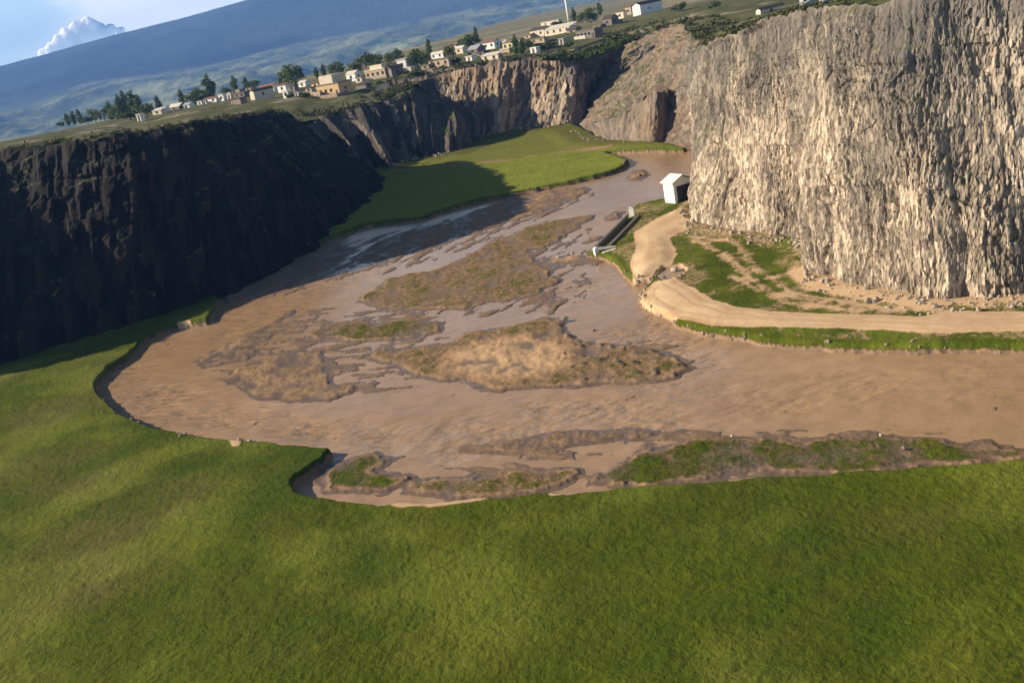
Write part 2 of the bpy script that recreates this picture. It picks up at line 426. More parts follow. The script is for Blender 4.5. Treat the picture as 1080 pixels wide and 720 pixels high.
def build_upland():
    azs = np.radians(np.arange(-42, 46, .14))
    rs = [85.]
    while rs[-1] < 3200: rs.append(rs[-1]*1.0052 if rs[-1] < 700 else rs[-1]*1.02)
    rs = np.array(rs)
    A, Rr = np.meshgrid(azs, rs, indexing='ij'); X = Rr*np.sin(A); Y = Rr*np.cos(A)
    Z = upland_z(X, Y)
    er = edge_r(np.degrees(A))
    Z = Z + .35*fbm(X/9, Y/9, o=4) + .9*fbm(X/60, Y/60, 3.3, o=3)*ss(260, 420, Rr)
    far = ss(480, 640, Rr)*ss(-16, -4, np.degrees(A))
    Z = Z - ss(1.0, 1.25, Rr/er)*190
    sd = sdist(CANYON, X, Y, clip=14.)
    Z = Z - .8*ss(-6, -1.5, sd)
    ins = sd > -1.2
    bare = ss(.1, .5, fbm(X/14, Y/14, 8.1, o=3))*ss(480, 430, Rr)*ss(330, 370, Rr)
    Q = grid_quads(*X.shape)
    keep = ~(ins.ravel()[Q].any(1))
    V = np.stack([X, Y, Z], -1).reshape(-1, 3)
    V, Q, fa, ba = compact(V, Q[keep], far.ravel(), bare.ravel())
    o = link('plateau', np_mesh('plateau', V, Q[:, ::-1], UPLAND, attrs=dict(far=fa, bare=ba)))
    tag(o, kind='structure')
build_upland()

def build_mountain():
    azs = np.radians(np.arange(-50, 50, .16)); rs = np.geomspace(1600, 9700, 220)
    A, Rr = np.meshgrid(azs, rs, indexing='ij'); X = Rr*np.sin(A); Y = Rr*np.cos(A); D = np.degrees(A)
    Z = far_z(Rr, D)
    fold = ss(3600, 4600, Rr)*ss(6600, 5600, Rr)
    Z = Z + fold*(46*fbm(X/520, Y/700, 1.7, o=6, g=.55)+8)
    Z = Z + ss(6200, 7200, Rr)*ss(9100, 8300, Rr)*(22*fbm(X/800, Y/800, 5.1, o=4)) + 3*fbm(X/250, Y/250, 2.2, o=3)
    upper = ss(6150, 6950, Rr + 260*fbm(X/900, Y/900, 9., o=3))
    V = np.stack([X, Y, Z], -1).reshape(-1, 3)
    o = link('mountain', np_mesh('mountain', V, grid_quads(*X.shape)[:, ::-1], MOUNT, attrs=dict(upper=upper)))
    tag(o, kind='structure')
build_mountain()

# ------------------------------------------------------------------ cliffs
def strip(name, pts, ds, dz, mat, disp, batter=1.0, top=7.0, smooth=False, rim_noise=.8, rim_soft=1.5, foot_z=-1.5, flat_top=False):
    p = np.array(pts)
    mid = (p[:, :2]+p[:, 3:5])/2
    L = np.concatenate([[0], np.cumsum(np.linalg.norm(np.diff(mid, axis=0), axis=1))])
    s = np.arange(0, L[-1]+ds, ds); s[-1] = L[-1]
    # smooth interpolation: linear, then box-blurred
    def itp(c):
        v = np.interp(s, L, c); k = max(1, int(2.5/ds))
        vp = np.concatenate([np.full(k, v[0]), v, np.full(k, v[-1])])
        return np.convolve(vp, np.ones(2*k+1)/(2*k+1), 'valid')
    rx, ry, rz, fx, fy = [itp(p[:, i]) for i in range(5)]
    tx = np.gradient((rx+fx)/2); ty = np.gradient((ry+fy)/2); tl = np.hypot(tx, ty)+1e-9
    k = max(1, int(5/ds))
    sm = lambda v: np.convolve(np.concatenate([np.full(k, v[0]), v, np.full(k, v[-1])]), np.ones(2*k+1)/(2*k+1), 'valid')
    nx, ny = sm(ty/tl), sm(-tx/tl); nl = np.hypot(nx, ny)+1e-9; nx /= nl; ny /= nl
    H = rz.max()
    nt = int(H/dz)
    t = np.linspace(0, 1, nt)
    S, T = np.meshgrid(s, t, indexing='ij')
    rzz = rz + rim_noise*fbm(s/3.0, s*0, 4.4, o=4)
    Tb = T**batter
    X = fx[:, None]+(rx-fx)[:, None]*Tb; Y = fy[:, None]+(ry-fy)[:, None]*Tb
    Z = foot_z+(rzz-foot_z)[:, None]*T
    d, cell = disp(S, Z, T)
    fade = ss(0, .02, T)
    soft = 1-ss(1-rim_soft/H, 1, T)*.8
    d = d*fade*soft
    X = X+nx[:, None]*d; Y = Y+ny[:, None]*d
    # top shelf running back over the plateau
    ks = np.array([.5, 1.1, 1.9, 2.8, 3.9, 5.2, top*.9, top, top+.8])
    tX = X[:, -1:]-nx[:, None]*ks; tY = Y[:, -1:]-ny[:, None]*ks
    zz = np.repeat(Z[:, -1:], len(ks), 1)-.12*ks[None, :] if flat_top else upland_z(tX, tY); b = ss(0, top, ks)[None, :]
    tZ = Z[:, -1:]*(1-b)+(zz+.15)*b + .25*fbm(tX/2.5, tY/2.5, 7., o=3)*np.minimum(1, ks/1.)
    tZ[:, -2:] -= np.array([.5, 2.2])
    X = np.hstack([X, tX]); Y = np.hstack([Y, tY]); Z = np.hstack([Z, tZ])
    cell = np.hstack([cell, np.full(tX.shape, .5)]); high = np.hstack([T, np.ones(tX.shape)])
    V = np.stack([X, Y, Z], -1).reshape(-1, 3)
    Q = grid_quads(*X.shape)
    o = link(name, np_mesh(name, V, Q, mat, smooth=smooth, attrs=dict(cell=cell, high=high)))
    return tag(o, kind='structure')

def disp_right(S, Z, T):
    w = pn(S/6, Z/9, 2.)*1.2
    f1, f2, idr = cells((S+w*.5)/.33, (Z+S*.12)/1.0, 3)
    g1, g2, idb = cells((S+w*2)/1.5, (Z+S*.1)/5., 60)
    e = np.clip((f2-f1)*2, 0, 1)
    d = 2.3*fbm(S/11, Z/34, 1.2, o=3) + .45*(idb-.5) + .26*(idr-.5) + .12*e + .35*fbm(S/1.3, Z/3.6, 6.1, o=4)
    amp = .55+.9*ss(-.4, .5, fbm(S/8, Z/10, 81., o=2)); d = d*np.where(True, 1, 1)-(.45*(idb-.5)+.26*(idr-.5)+.12*e)*(1-amp)
    led = pn(S/14, Z/2.6, 91.); d = d+.30*ss(.05, .35, led)
    # deep crevice below the rim and vertical joints
    d -= 2.6*np.exp(-((S-47-T*1.5)/1.3)**2)*ss(.45, .85, T)
    j = np.abs(pn(S/2.2, Z/26, 11.))
    d -= .22*(1-ss(0, .12, j))
    d -= 1.0*ss(.1, .6, pn(S/5, Z/40, 31.))*ss(.6, .95, T)*ss(70, 80, S)
    return d, np.clip(idr*.62+.22*e+.08+.30*fbm(S/8, Z/12, 9.3, o=3), 0, 1)
def disp_left(S, Z, T):
    f1, f2, idr = cells(S/1.3, Z/4.5, 13); e = np.clip((f2-f1)*2, 0, 1)
    d = 2.0*fbm(S/16, Z/40, 21.2, o=4) + .9*(idr-.5) + .9*fbm(S/2.4, Z/3.4, 16.1, o=4) + .35*np.sign(pn(S/9, Z/3.2, 5.))*ss(.3, .9, T)
    d += 1.2*ss(.45, 0, T)*fbm(S/7, Z/7, 8., o=4)
    return d, idr
def disp_vill(S, Z, T):
    f1, f2, idr = cells(S/1.6, Z/5, 23); e = np.clip((f2-f1)*2, 0, 1)
    d = 3.4*fbm(S/17, Z/60, 41.2, o=3) + 1.2*(idr-.5) + .9*fbm(S/2.6, Z/4.5, 26.1, o=4) + .5*fbm(S/.9, Z/1.6, 6.1, o=2) + 1.5*ss(.3, 0, T)
    return d, idr
def disp_pill(S, Z, T):
    f1, f2, idr = cells(S/1.8, Z/6, 33)
    r = 1-np.abs(pn(S/6.2, Z/80, 51.2))*2
    d = 6.0*(r-.3)*(1-.30*T) + 1.4*fbm(S/12, Z/40, 3., o=3) + 1.1*(idr-.5) + .9*fbm(S/2.6, Z/5, 26.1, o=4) + .5*fbm(S/.9, Z/1.6, 6.1, o=2)
    return d, idr
def disp_talus(S, Z, T):
    q = T*58
    d = 2.2*fbm(S/24, q/40, 61.2, o=4) + .9*fbm(S/5, q/7, 3., o=4) + .5*fbm(S/1.3, q/1.6, 7., o=3)
    d += .9*np.maximum(0, fbm(S/7, q/3.5, 17., o=3)-.1)*3
    return d, np.clip(.5+.55*fbm(S/3.2, q/4.5, 5., o=4), 0, 1)
def disp_gully(S, Z, T):
    return 1.2*fbm(S/9, Z/9, 71., o=4)+.3*fbm(S/1.5, Z/1.5, 7., o=3), .5+.4*fbm(S/4, Z/4, 5., o=3)

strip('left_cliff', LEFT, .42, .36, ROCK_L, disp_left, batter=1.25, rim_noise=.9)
strip('pillared_cliff', PILL, .55, .4, ROCK_P, disp_pill, batter=1.35, rim_noise=1.6, rim_soft=5, top=18)
strip('village_cliff', VILL, .5, .4, ROCK_V, disp_vill, batter=1.2, rim_noise=1.2, rim_soft=3)
strip('scree_slope', TALU, .5, .45, SCREE, disp_talus, batter=.95, rim_noise=.6, rim_soft=.5, top=9)
CRAG = [P((34, 318, 4), (640, 149)), P(rimD(660, 122, 301), (650, 153)), P(rimD(675, 108, 297), (670, 153)), P(rimD(690, 98, 293), (686, 153)), P(rimD(699, 96, 293), W_(50.5, 279)), P(rimD(706, 96, 300), W_(53, 291)), P((62, 312, 13), W_(57, 309))]
strip('rock_crag', CRAG, .3, .25, SCREE, disp_gully, batter=1.1, rim_noise=.9, top=6, flat_top=True)
strip('right_cliff', RIGH, .12, .12, ROCK_R, disp_right, batter=1.1, rim_noise=.7, rim_soft=1.2)

# ------------------------------------------------------------------ valley floor
def sc_(x0, y0, s, pts): return [(x0+a/s, y0+b/s) for a, b in pts]
def poly(px, z=.3): return np.array([gnd(x, y, z) for x, y in px])
MEADOW = [(-420, 420), (-160, 300), (0, 330), (90, 320), (150, 320), (200, 312), (226, 306), (228, 321), (218, 337), (190.6, 340.6), (155.6, 352), (136, 372), (116, 388), (105, 397), (100, 404), (100.5, 410), (108, 419), (124, 434), (152, 448), (191, 456), (235.6, 461.7),
          (285.6, 464.4), (325, 469), (348, 472.5), (338, 482), (328, 490), (315, 500), (309, 509), (313, 517), (333, 523.5), (360, 528), (400, 530), (473, 527), (527, 523), (587, 517), (600, 519),
          (653, 513), (778, 504), (849, 500), (955, 493), (1080, 484), (1300, 470), (1500, 900), (540, 1100), (-500, 1000), (-700, 560)]
FARM = [(330, 215), (390, 170), (450, 150), (520, 138), (600, 130), (640, 150), (700, 153), (725, 155), (720, 157), (672, 158), (640, 160), (655, 165), (664, 169.5), (653, 178), (625, 186), (601, 191), (557, 200), (505, 210), (461, 222.6), (442, 230), (416, 232), (383, 237), (342, 252), (300, 272), (262, 292), (230, 304), (215, 295), (260, 255)]
RBANK = [(722, 205), (696, 210), (669, 216), (653, 232), (632, 254), (617, 266), (640, 270), (647, 275), (657, 286), (667, 296), (686, 295), (682, 299), (676, 304), (672, 310), (672, 316), (694, 327), (711, 339), (740, 347), (780, 352), (805, 358), (891, 364), (1000, 364), (1080, 365), (1250, 372), (1250, 250), (900, 200), (740, 180)]
ROADP = [(672, 314), (676, 304), (692, 295.6), (711, 293), (730.6, 304), (755.6, 318), (778, 324), (822, 330), (863, 331.6), (936, 333.5), (974, 334.7), (1010, 329), (1080, 330), (1250, 334), (1250, 350), (1080, 349), (1002, 351), (919, 348), (822, 345), (780, 343), (750, 342), (722, 336), (706, 333), (690, 326)]
SANDP = [[(668, 245), (698, 228), (719, 220), (730, 240), (706, 251), (715, 269), (709, 278), (692, 284.5), (686, 294), (668, 296), (665, 277), (671, 259)]]
ISL = [
 # (outline, height, grass, sand, edge)
 ([(378, 375.5), (400, 368.6), (436, 366), (478, 359), (494, 350.5), (533, 345), (572, 335), (592, 335), (597, 350.5), (617, 359), (650, 361.7), (686, 367), (717, 378), (722, 389), (700, 398), (628, 403), (561, 409), (517, 410), (478, 402), (447, 397), (411, 384), (394, 377)], .55, .46, .10, .8),
 ([(239, 398), (255.6, 386.7), (280.6, 380), (305.6, 371), (336, 371), (344, 386.7), (346, 403), (374, 408), (355.6, 417), (319, 423), (280, 418.6), (258, 411.7), (244, 404)], .3, .30, .10, .7),
 ([(210.6, 378), (216, 386.7), (258, 378), (274.4, 366), (285.6, 352), (296.7, 343.6), (280, 347.8), (252, 359), (224, 370)], .22, .0, .05, .5),
 ([(243, 360), (274, 346), (308, 327), (310, 330), (277, 349), (250, 362)], .2, .0, .0, .4),
 ([(323.6, 353), (339, 343.6), (366.7, 339), (400, 342), (436, 336.7), (466.7, 339), (464, 348), (436, 356), (378, 359), (355.6, 356), (333, 357.5)], .45, .62, .1, .6),
 ([(375.6, 317), (409, 293), (442, 289), (462, 284), (498, 266), (542, 244), (587, 231), (624, 227), (594, 246), (587, 256), (557, 264), (560, 272), (579, 281), (587, 297), (572, 310), (527, 319), (468, 326), (412.6, 328)], .5, .50, .10, .8),
 ([(483, 230), (512.6, 217), (557, 203), (616, 197), (622, 200), (587, 219), (542, 232), (498, 246), (478, 250), (440, 262), (400, 275), (380, 277), (440, 250)], .35, .03, .05, .7),
 ([(367, 483), (397, 477), (413, 483), (393, 496), (410, 502), (427, 505), (403, 520), (387, 518), (350, 514), (340, 501), (352, 488)], .4, .7, .15, .6),
 ([(427, 518), (433, 508), (487, 502), (513, 502), (560, 495), (607, 493), (613, 498), (590, 512), (540, 522), (487, 523)], .35, .58, .2, .5),
 ([(618, 511), (627, 498), (671, 478), (733, 464), (787, 460), (849, 466), (920, 458), (982, 462), (1044, 469), (1090, 476), (1090, 484), (955, 493), (778, 503), (653, 511)], .42, .66, .08, .7),
 ([(500, 473), (525, 468), (547, 462), (575, 459), (608, 454.5), (660, 453), (688, 455), (685, 459), (650, 460), (620, 465), (587, 471), (533, 475)], .14, .05, .0, .5),
 ([(556, 283), (580, 274), (609, 269), (628, 273), (615, 278), (585, 283), (570, 287)], .2, .0, .45, .4),
 ([(640, 228), (648, 223), (656, 224), (652, 230), (642, 232)], .25, .0, .1, .4),
 ([(663, 186), (668, 179), (677, 179), (683, 185), (676, 190), (666, 190)], .45, .1, .2, .4),
 # shaded mud below the left cliff, between its two streams
 ([(238, 312), (300, 283), (345, 272), (372, 266), (352, 281), (330, 291), (295, 303), (255, 316), (240, 320)], .3, .05, 0, .5),
 ([(405, 252), (450, 238), (478, 236), (478, 248), (445, 258), (412, 268), (380, 277), (372, 272)], .3, .05, 0, .5),
]
MUDF = [([(212, 375), (330, 322), (470, 328), (485, 400), (370, 422), (240, 412)], .02, -20), ([(470, 290), (610, 222), (645, 262), (605, 330), (420, 337)], .05, 60),
        ([(228, 322), (330, 265), (485, 226), (485, 258), (300, 312)], .0, 55), ([(430, 522), (480, 465), (690, 450), (1080, 452), (1080, 490), (640, 517)], .08, -35),
        ([(640, 358), (700, 352), (740, 385), (690, 410), (640, 408)], .10, -30), ([(385, 275), (600, 196), (630, 205), (500, 262), (400, 292)], .04, 62)]
MEADOWP = poly(MEADOW, .9); FARMP = poly(FARM, .9); RB = poly(RBANK, .9); RD = poly(ROADP, 1.3)
SND = [poly(s, 1.4) for s in SANDP]
ISLP = [(poly(a, .15), h, g, s, e) for a, h, g, s, e in ISL]
GREENR = poly([(716, 275), (722, 258), (760, 249), (855, 250), (865, 300), (920, 324), (860, 329), (800, 326), (755, 313), (731, 299)], 1.4)
STRK = [[(735, 254), (762, 268), (800, 300), (830, 320), (905, 328)], [(730, 250), (775, 256), (800, 285), (835, 309), (950, 329)], [(770, 290), (800, 305), (850, 316), (990, 330)], [(840, 292), (862, 306), (930, 318), (1000, 330)]]
STRKP = [poly(s, 1.4) for s in STRK]
TRK = poly([(414, 181), (450, 178), (497, 173), (544, 168), (590, 160), (640, 157)], .9)
PALE = [poly(s, .9) for s in ([(392, 530), (430, 528), (520, 525), (500, 530), (455, 537), (420, 535)], [(575, 520), (605, 518), (600, 523), (580, 526)], [(240, 463), (257, 464), (254, 471), (243, 472)], [(188, 340), (200, 338), (205, 346), (190, 351)])]
PUD = poly([(694, 289), (700, 282), (715, 280), (722, 284), (716, 291), (700, 294)], 1.3)

def floor_height(X, Y):
    w1 = fbm(X/3.6, Y/5.2, .3, o=4); w2 = fbm(X/1.6, Y/1.6, 5.3, o=4, g=.65)
    H = -.5+.12*w1
    grass = np.zeros(X.shape); sand = np.zeros(X.shape); wet = np.ones(X.shape); dry = np.zeros(X.shape); lush = np.zeros(X.shape); rip = np.zeros(X.shape)
    zid = np.zeros(X.shape, int)
    # islands
    for i, (pl, h, g, s, e) in enumerate(ISLP):
        d = sdist(pl, X, Y, clip=5.)
        dn = d+.8*w1*min(1, e*1.4)+.16*w2
        dn = dn + (1.7*fbm(X/8, Y/11, 33., o=3)-.15 if i == 5 else .7*fbm(X/8, Y/11, 33., o=3) if i in (0, 9) else 0)
        hh = -.5+(.53+.05*w1+.02*w2)*ss(-1.6, -.5, dn)+(h*.26+.05+.08*w1+.05*w2)*ss(-.25, .25+.4*e, dn)
        m_ = hh > H; H = np.maximum(H, hh)
        k = ss(-.2, .5, dn)
        gi = (g*ss(-.1, 1.2, dn)*1.1 + .30*np.clip(w1, -.8, .8)*(g > 0))*k*(.80 if i in (7, 9) else .72)
        grass = np.where(m_, np.clip(gi, 0, 1), grass)
        sand = np.where(m_, np.clip(s*ss(.0, 1.2, dn)+.25*w1*(s > 0), 0, 1)*k, sand); wet = np.where(m_, 1-ss(.05, .24, hh), wet)
        zid = np.where((hh > 0.02) & m_, 10+i, zid)
    isl_ = zid >= 10
    green_ = (zid == 17) | (zid == 19)
    dry = np.where(isl_, np.where(green_, .55, .95), 0)
    # low mud flats just breaking the surface, drawn out along the flow
    for px, th, dirx in MUDF:
        d = sdist(poly(px, .05), X, Y, clip=6.)
        a = math.radians(dirx); u = X*math.cos(a)+Y*math.sin(a); v = -X*math.sin(a)+Y*math.cos(a)
        f = fbm(u/7., v/2.2, 40., o=5)*.5+.12*w2-th-.5*ss(2, -2, d)
        hh = -.5+.56*ss(-.30, .02, f)+.10*ss(.0, .35, f)
        m_ = hh > H; H = np.maximum(H, hh)
        grass = np.where(m_, .40*ss(.12, .45, f), grass); dry = np.where(m_, .85, dry); sand = np.where(m_, 0, sand); wet = np.where(m_, 1-ss(.02, .16, hh), wet)
        zid = np.where((hh > 0.02) & m_, 8, zid)
    # the warm bare heart of the big bar
    c = poly([(470, 375), (500, 358), (560, 352), (600, 360), (610, 380), (570, 398), (500, 402), (465, 392)], .3)
    d = sdist(c, X, Y, clip=6.); sand = np.maximum(sand, .62*ss(-1.5, 2.5, d+1.1*w1)); grass *= 1-.9*ss(-1, 1.5, d+w1)
    rt = poly([(590, 340), (620, 355), (690, 365), (722, 388), (690, 398), (600, 402), (590, 380)], .3); rd_ = ss(-1, 1, sdist(rt, X, Y, clip=5.))
    clod = np.maximum(0, pn(X/1.1, Y/1.6, 77.)-.22)*rd_*ss(.05, .3, H+0); H = H+.8*clod; wet = np.maximum(wet, .8*ss(.02, .2, clod))
    H = H + .10*ss(-1, 4, d)
    snd_ = sand.copy()
    def bank(pl, h, gw, sw, edge, zone, warp=.35, hard=.25, wt=0.):
        nonlocal H, grass, sand, wet, zid
        d = sdist(pl, X, Y, clip=7.); dn = d+warp*w1*1.15+.09*w2
        hh = -.6+(h+.6)*ss(-edge*.5, edge*.5, dn)
        m_ = hh > H; H = np.maximum(H, hh)
        g = gw*ss(-.05, hard, dn)
        grass = np.where(m_, g, grass); sand = np.where(m_, sw*np.ones(X.shape), sand); wet = np.where(m_, 1-ss(0, .2, hh), wet)
        zid = np.where((dn > -.05) & (m_), zone, zid)
        return dn
    dm = bank(MEADOWP, 1.0, 1., .0, .7, 1, .36)
    df = bank(FARMP, 1.0, 1., .2, .9, 2, .5)
    dr = bank(RB, 1.0, .95, .12, 1.1, 3, .4)
    return H, grass, sand, wet, dry, lush, zid, dm, df, dr, w1, w2

def build_floor():
    azs = np.arange(math.radians(-37), math.radians(37), .00125)
    rs = [34.]
    while rs[-1] < 440: rs.append(rs[-1]+min(.85, max(.07, rs[-1]**2/44000*1.15)))
    rs = np.array(rs)
    A, Rr = np.meshgrid(azs, rs, indexing='ij'); X = Rr*np.sin(A); Y = Rr*np.cos(A)
    H, grass, sand, wet, dry, lush, zid, dm, df, dr, w1, w2 = floor_height(X, Y)
    # right bank terrace details
    rr = dr > 0
    t = ss(0, 4.5, dr)
    H = H + np.where(rr, .45*t, 0)
    dg = sdist(GREENR, X, Y, clip=6.)+.5*w1
    gsel = rr & (grass > 0)
    rd = sdist(RD, X, Y, clip=6.)+.3*w1+.1*w2
    sn = np.max([sdist(s, X, Y, clip=6.) for s in SND], axis=0)+.35*w1
    stk = np.max([sdist(s, X, Y, closed=False, clip=6.) for s in STRKP], axis=0)+.9+.5*w1
    road = ss(-.25, .35, rd); sandm = ss(-.3, .4, sn)
    cover = np.maximum(road, sandm)
    thin = ss(-.25, .55, fbm(X/6, Y/6, 91., o=4)+.35*ss(-4, 1, -dg))
    grass = np.where(rr, grass*(1-cover)*(1-.55*ss(-.6, .9, stk+.6*w2))*(1-.42*thin*ss(0, 2, dr)), grass); dry = np.where(rr, .35+.4*thin, dry)
    rut = np.exp(-((np.abs(rd-1.5)-.75)/.22)**2)*road; sand = np.where(rr, np.maximum(np.maximum(sand, .75*ss(0, 2, dr)), cover*(1-.28*rut)*(.86+.3*np.clip(w1, -.7, .5))), sand); H = H-.05*rut*rr; wet = np.where(rr & (cover > .3), 0, wet)
    H = H + np.where(rr, .30*ss(0, 2.5, sn) + .04*ss(0, .6, rd), 0)
    # gravelly apron below the right cliff
    foot = np.array([(p[3], p[4]) for p in RIGH])
    fd = -sdist(foot, X, Y, closed=False, clip=8.)
    ap = ss(3.0, .5, fd+1.2*w1)*rr*np.where(Y < 131, 1., .25)
    grass = grass*(1-.85*ap*ss(-3, 0, -dg+2)); H = H+.35*ss(3.5, 0, fd)*rr
    pd = sdist(PUD, X, Y, clip=4.)+.25*w1
    H = np.where(rr, H-.8*ss(-.5, .5, pd), H); wet = np.where(rr, np.maximum(wet, ss(-.4, .3, pd)*.9), wet); grass = np.where(rr, grass*(1-ss(-.8, .1, pd)), grass)
    # dirt track and rough pasture on the far bank
    ff = df > 0
    td = sdist(TRK, X, Y, closed=False, clip=6.)
    grass = np.where(ff, grass*(1-.62*ss(-2.2, -.3, td+1.5*w1)), grass); dry = np.where(ff, .6*ss(-6, -1, td+2*w1), 0)
    lush = np.where(ff, ss(.0, 2.0, df)*.75*ss(430, 300, Y+X*.25), lush)
    up = ss(6., 0., np.minimum(8, -np.minimum(0, sdist(np.array([(p[3], p[4]) for p in PILL[3:-1]+VILL[2:8]+TALU[2:7]]), X, Y, closed=False, clip=14.)) - 4))*ff
    lush = lush*(1-.6*up); dry = np.where(ff, np.maximum(dry, .5*up), dry)
    H = H + np.where(ff, .7*up, 0)
    beyond = ss(-3, 4, (Y-np.interp(X, TRK[:, 0], TRK[:, 1])))*ff; dry = np.where(ff, np.maximum(dry, beyond*(.45+.5*np.clip(w1, -.6, .6))), dry); lush = lush*(1-.35*beyond); grass = grass*(1-.30*beyond)
    # pale bare patches at the meadow edge, browner turf towards the left
    pal = np.max([sdist(s, X, Y, clip=4.) for s in PALE], axis=0)+.35*w1
    grass = grass*(1-ss(-.25, .35, pal)); sand = np.maximum(sand, .8*ss(-.3, .3, pal)); wet = wet*(1-ss(-.3, .3, pal))
    mm_ = dm > 0
    dry = np.where(mm_, .75*ss(-.1, .9, fbm(X/17, Y/17, 3.1, o=4)+ss(-12, -42, X)*.45-.35), dry)
    lush = np.where(rr, .32*ss(-.4, .6, w1), lush)
    lush = np.where(mm_, .32*ss(0, .7, fbm(X/13, Y/13, 13.1, o=4)+.15), lush)
    # turf relief
    tuft = .055*fbm(X/.55, Y/.4, 2.2, o=3)+.09*fbm(X/2.6, Y/1.8, 4.2, o=3)+.22*fbm(X/14, Y/14, 6.2, o=2)
    H = H + tuft*np.where(zid < 10, np.clip(grass, 0, 1), .4*np.clip(grass, 0, 1))*ss(0., .8, np.maximum(np.maximum(dm, df), dr) + (zid >= 10)*1.)
    H = H + .03*w2*(zid >= 10)
    cols = np.stack([grass, sand, wet, np.ones(X.shape)], -1).reshape(-1, 4)
    V = np.stack([X, Y, H], -1).reshape(-1, 3)
    Q = grid_quads(*X.shape)[:, ::-1]
    me = np_mesh('floor_full', V, Q, GROUND)
    nrm = np.zeros((len(V), 3), np.float32); me.vertices.foreach_get('normal', nrm.ravel()) if False else None
    buf = np.zeros(len(V)*3, np.float32); me.vertices.foreach_get('normal', buf); nrm = buf.reshape(-1, 3)
    bpy.data.meshes.remove(me)
    # face zones -> one structure object each (same shading normals, so no seams)
    z4 = zid.ravel()
    roadv = (rr & (rd > 0.05)); z4 = np.where(roadv.ravel(), 4, z4)
    zf = z4[Q[:, 0]]
    names = {0: 'riverbed', 8: 'mud_flat', 1: 'meadow', 2: 'far_meadow', 3: 'river_bank', 4: 'dirt_road'}
    for v in np.unique(zf):
        Vs, Qs, cs, ds_, ls, ns = compact(V, Q[zf == v], cols, dry.ravel(), lush.ravel(), nrm)
        nm = names.get(int(v), 'mud_bar')
        me = np_mesh(nm, Vs, Qs, GROUND, cols=dict(zone=cs), attrs=dict(dry=ds_, lush=ls))
        me.normals_split_custom_set_from_vertices(ns.tolist())
        tag(link(nm, me), kind='structure')
build_floor()

# ------------------------------------------------------------------ water
def build_water():
    azs = np.radians(np.arange(-37, 37, .16)); rs = [60.]
    while rs[-1] < 430: rs.append(rs[-1]*1.0045)
    A, Rr = np.meshgrid(azs, np.array(rs), indexing='ij'); X = Rr*np.sin(A); Y = Rr*np.cos(A)
    rip = np.zeros(X.shape)
    for px, v in [([(105, 400), (150, 380), (230, 420), (330, 440), (460, 450), (540, 420), (760, 420), (800, 450), (620, 470), (480, 490), (340, 470), (200, 455), (120, 430)], .9),
                  ([(600, 380), (640, 350), (690, 330), (760, 360), (740, 400), (690, 420)], 1.), ([(540, 420), (1080, 380), (1080, 420), (700, 450)], .55),
                  ([(200, 345), (330, 300), (420, 280), (330, 320), (230, 360)], .7), ([(560, 300), (640, 290), (660, 320), (560, 330)], .5)]:
        d = sdist(poly(px, 0), X, Y, clip=12.); rip = np.maximum(rip, v*ss(-2, 3, d+2*fbm(X/6, Y/6, 1., o=3)))
    rip = np.clip(rip*(.6+.7*fbm(X/7, Y/7, 9., o=3)), 0, 1.)
    V = np.stack([X, Y, 0*X], -1).reshape(-1, 3)
    tag(link('river_water', np_mesh('river_water', V, grid_quads(*X.shape)[:, ::-1], WATER, attrs=dict(ripple=rip))), kind='structure')
    p = np.array(PUD); c = p.mean(0)
    puddle = [(*(c+(q-c)*1.1), 1.02) for q in p]
    me = bpy.data.meshes.new('puddle'); me.from_pydata([tuple(map(float, q)) for q in puddle], [], [list(range(len(puddle)))][::-1]); me.materials.append(WATER)
    tag(link('puddle_water', me), kind='structure')
build_water()

# ------------------------------------------------------------------ haze
HAZE = 9e-5
def build_haze():
    k = N('haze_air')
    k.t.nodes.remove(k.b)
    v = k.n('ShaderNodeVolumePrincipled'); v.inputs['Color'].default_value = (.20, .43, 1., 1); v.inputs['Density'].default_value = HAZE
    v.inputs['Anisotropy'].default_value = 0.0
    k.l(v.outputs[0], k.o.inputs['Volume'])
    x0, x1, y0, y1, z0, z1 = -9200, 9200, -300, 9900, -420, 640
    Vv = [(x, y, z) for x in (x0, x1) for y in (y0, y1) for z in (z0, z1)]
    me = bpy.data.meshes.new('haze'); me.from_pydata(Vv, [], [(0, 1, 3, 2), (4, 6, 7, 5), (0, 4, 5, 1), (2, 3, 7, 6), (0, 2, 6, 4), (1, 5, 7, 3)])
    me.materials.append(k.m); me.update()
    tag(link('haze', me), kind='stuff')
build_haze()

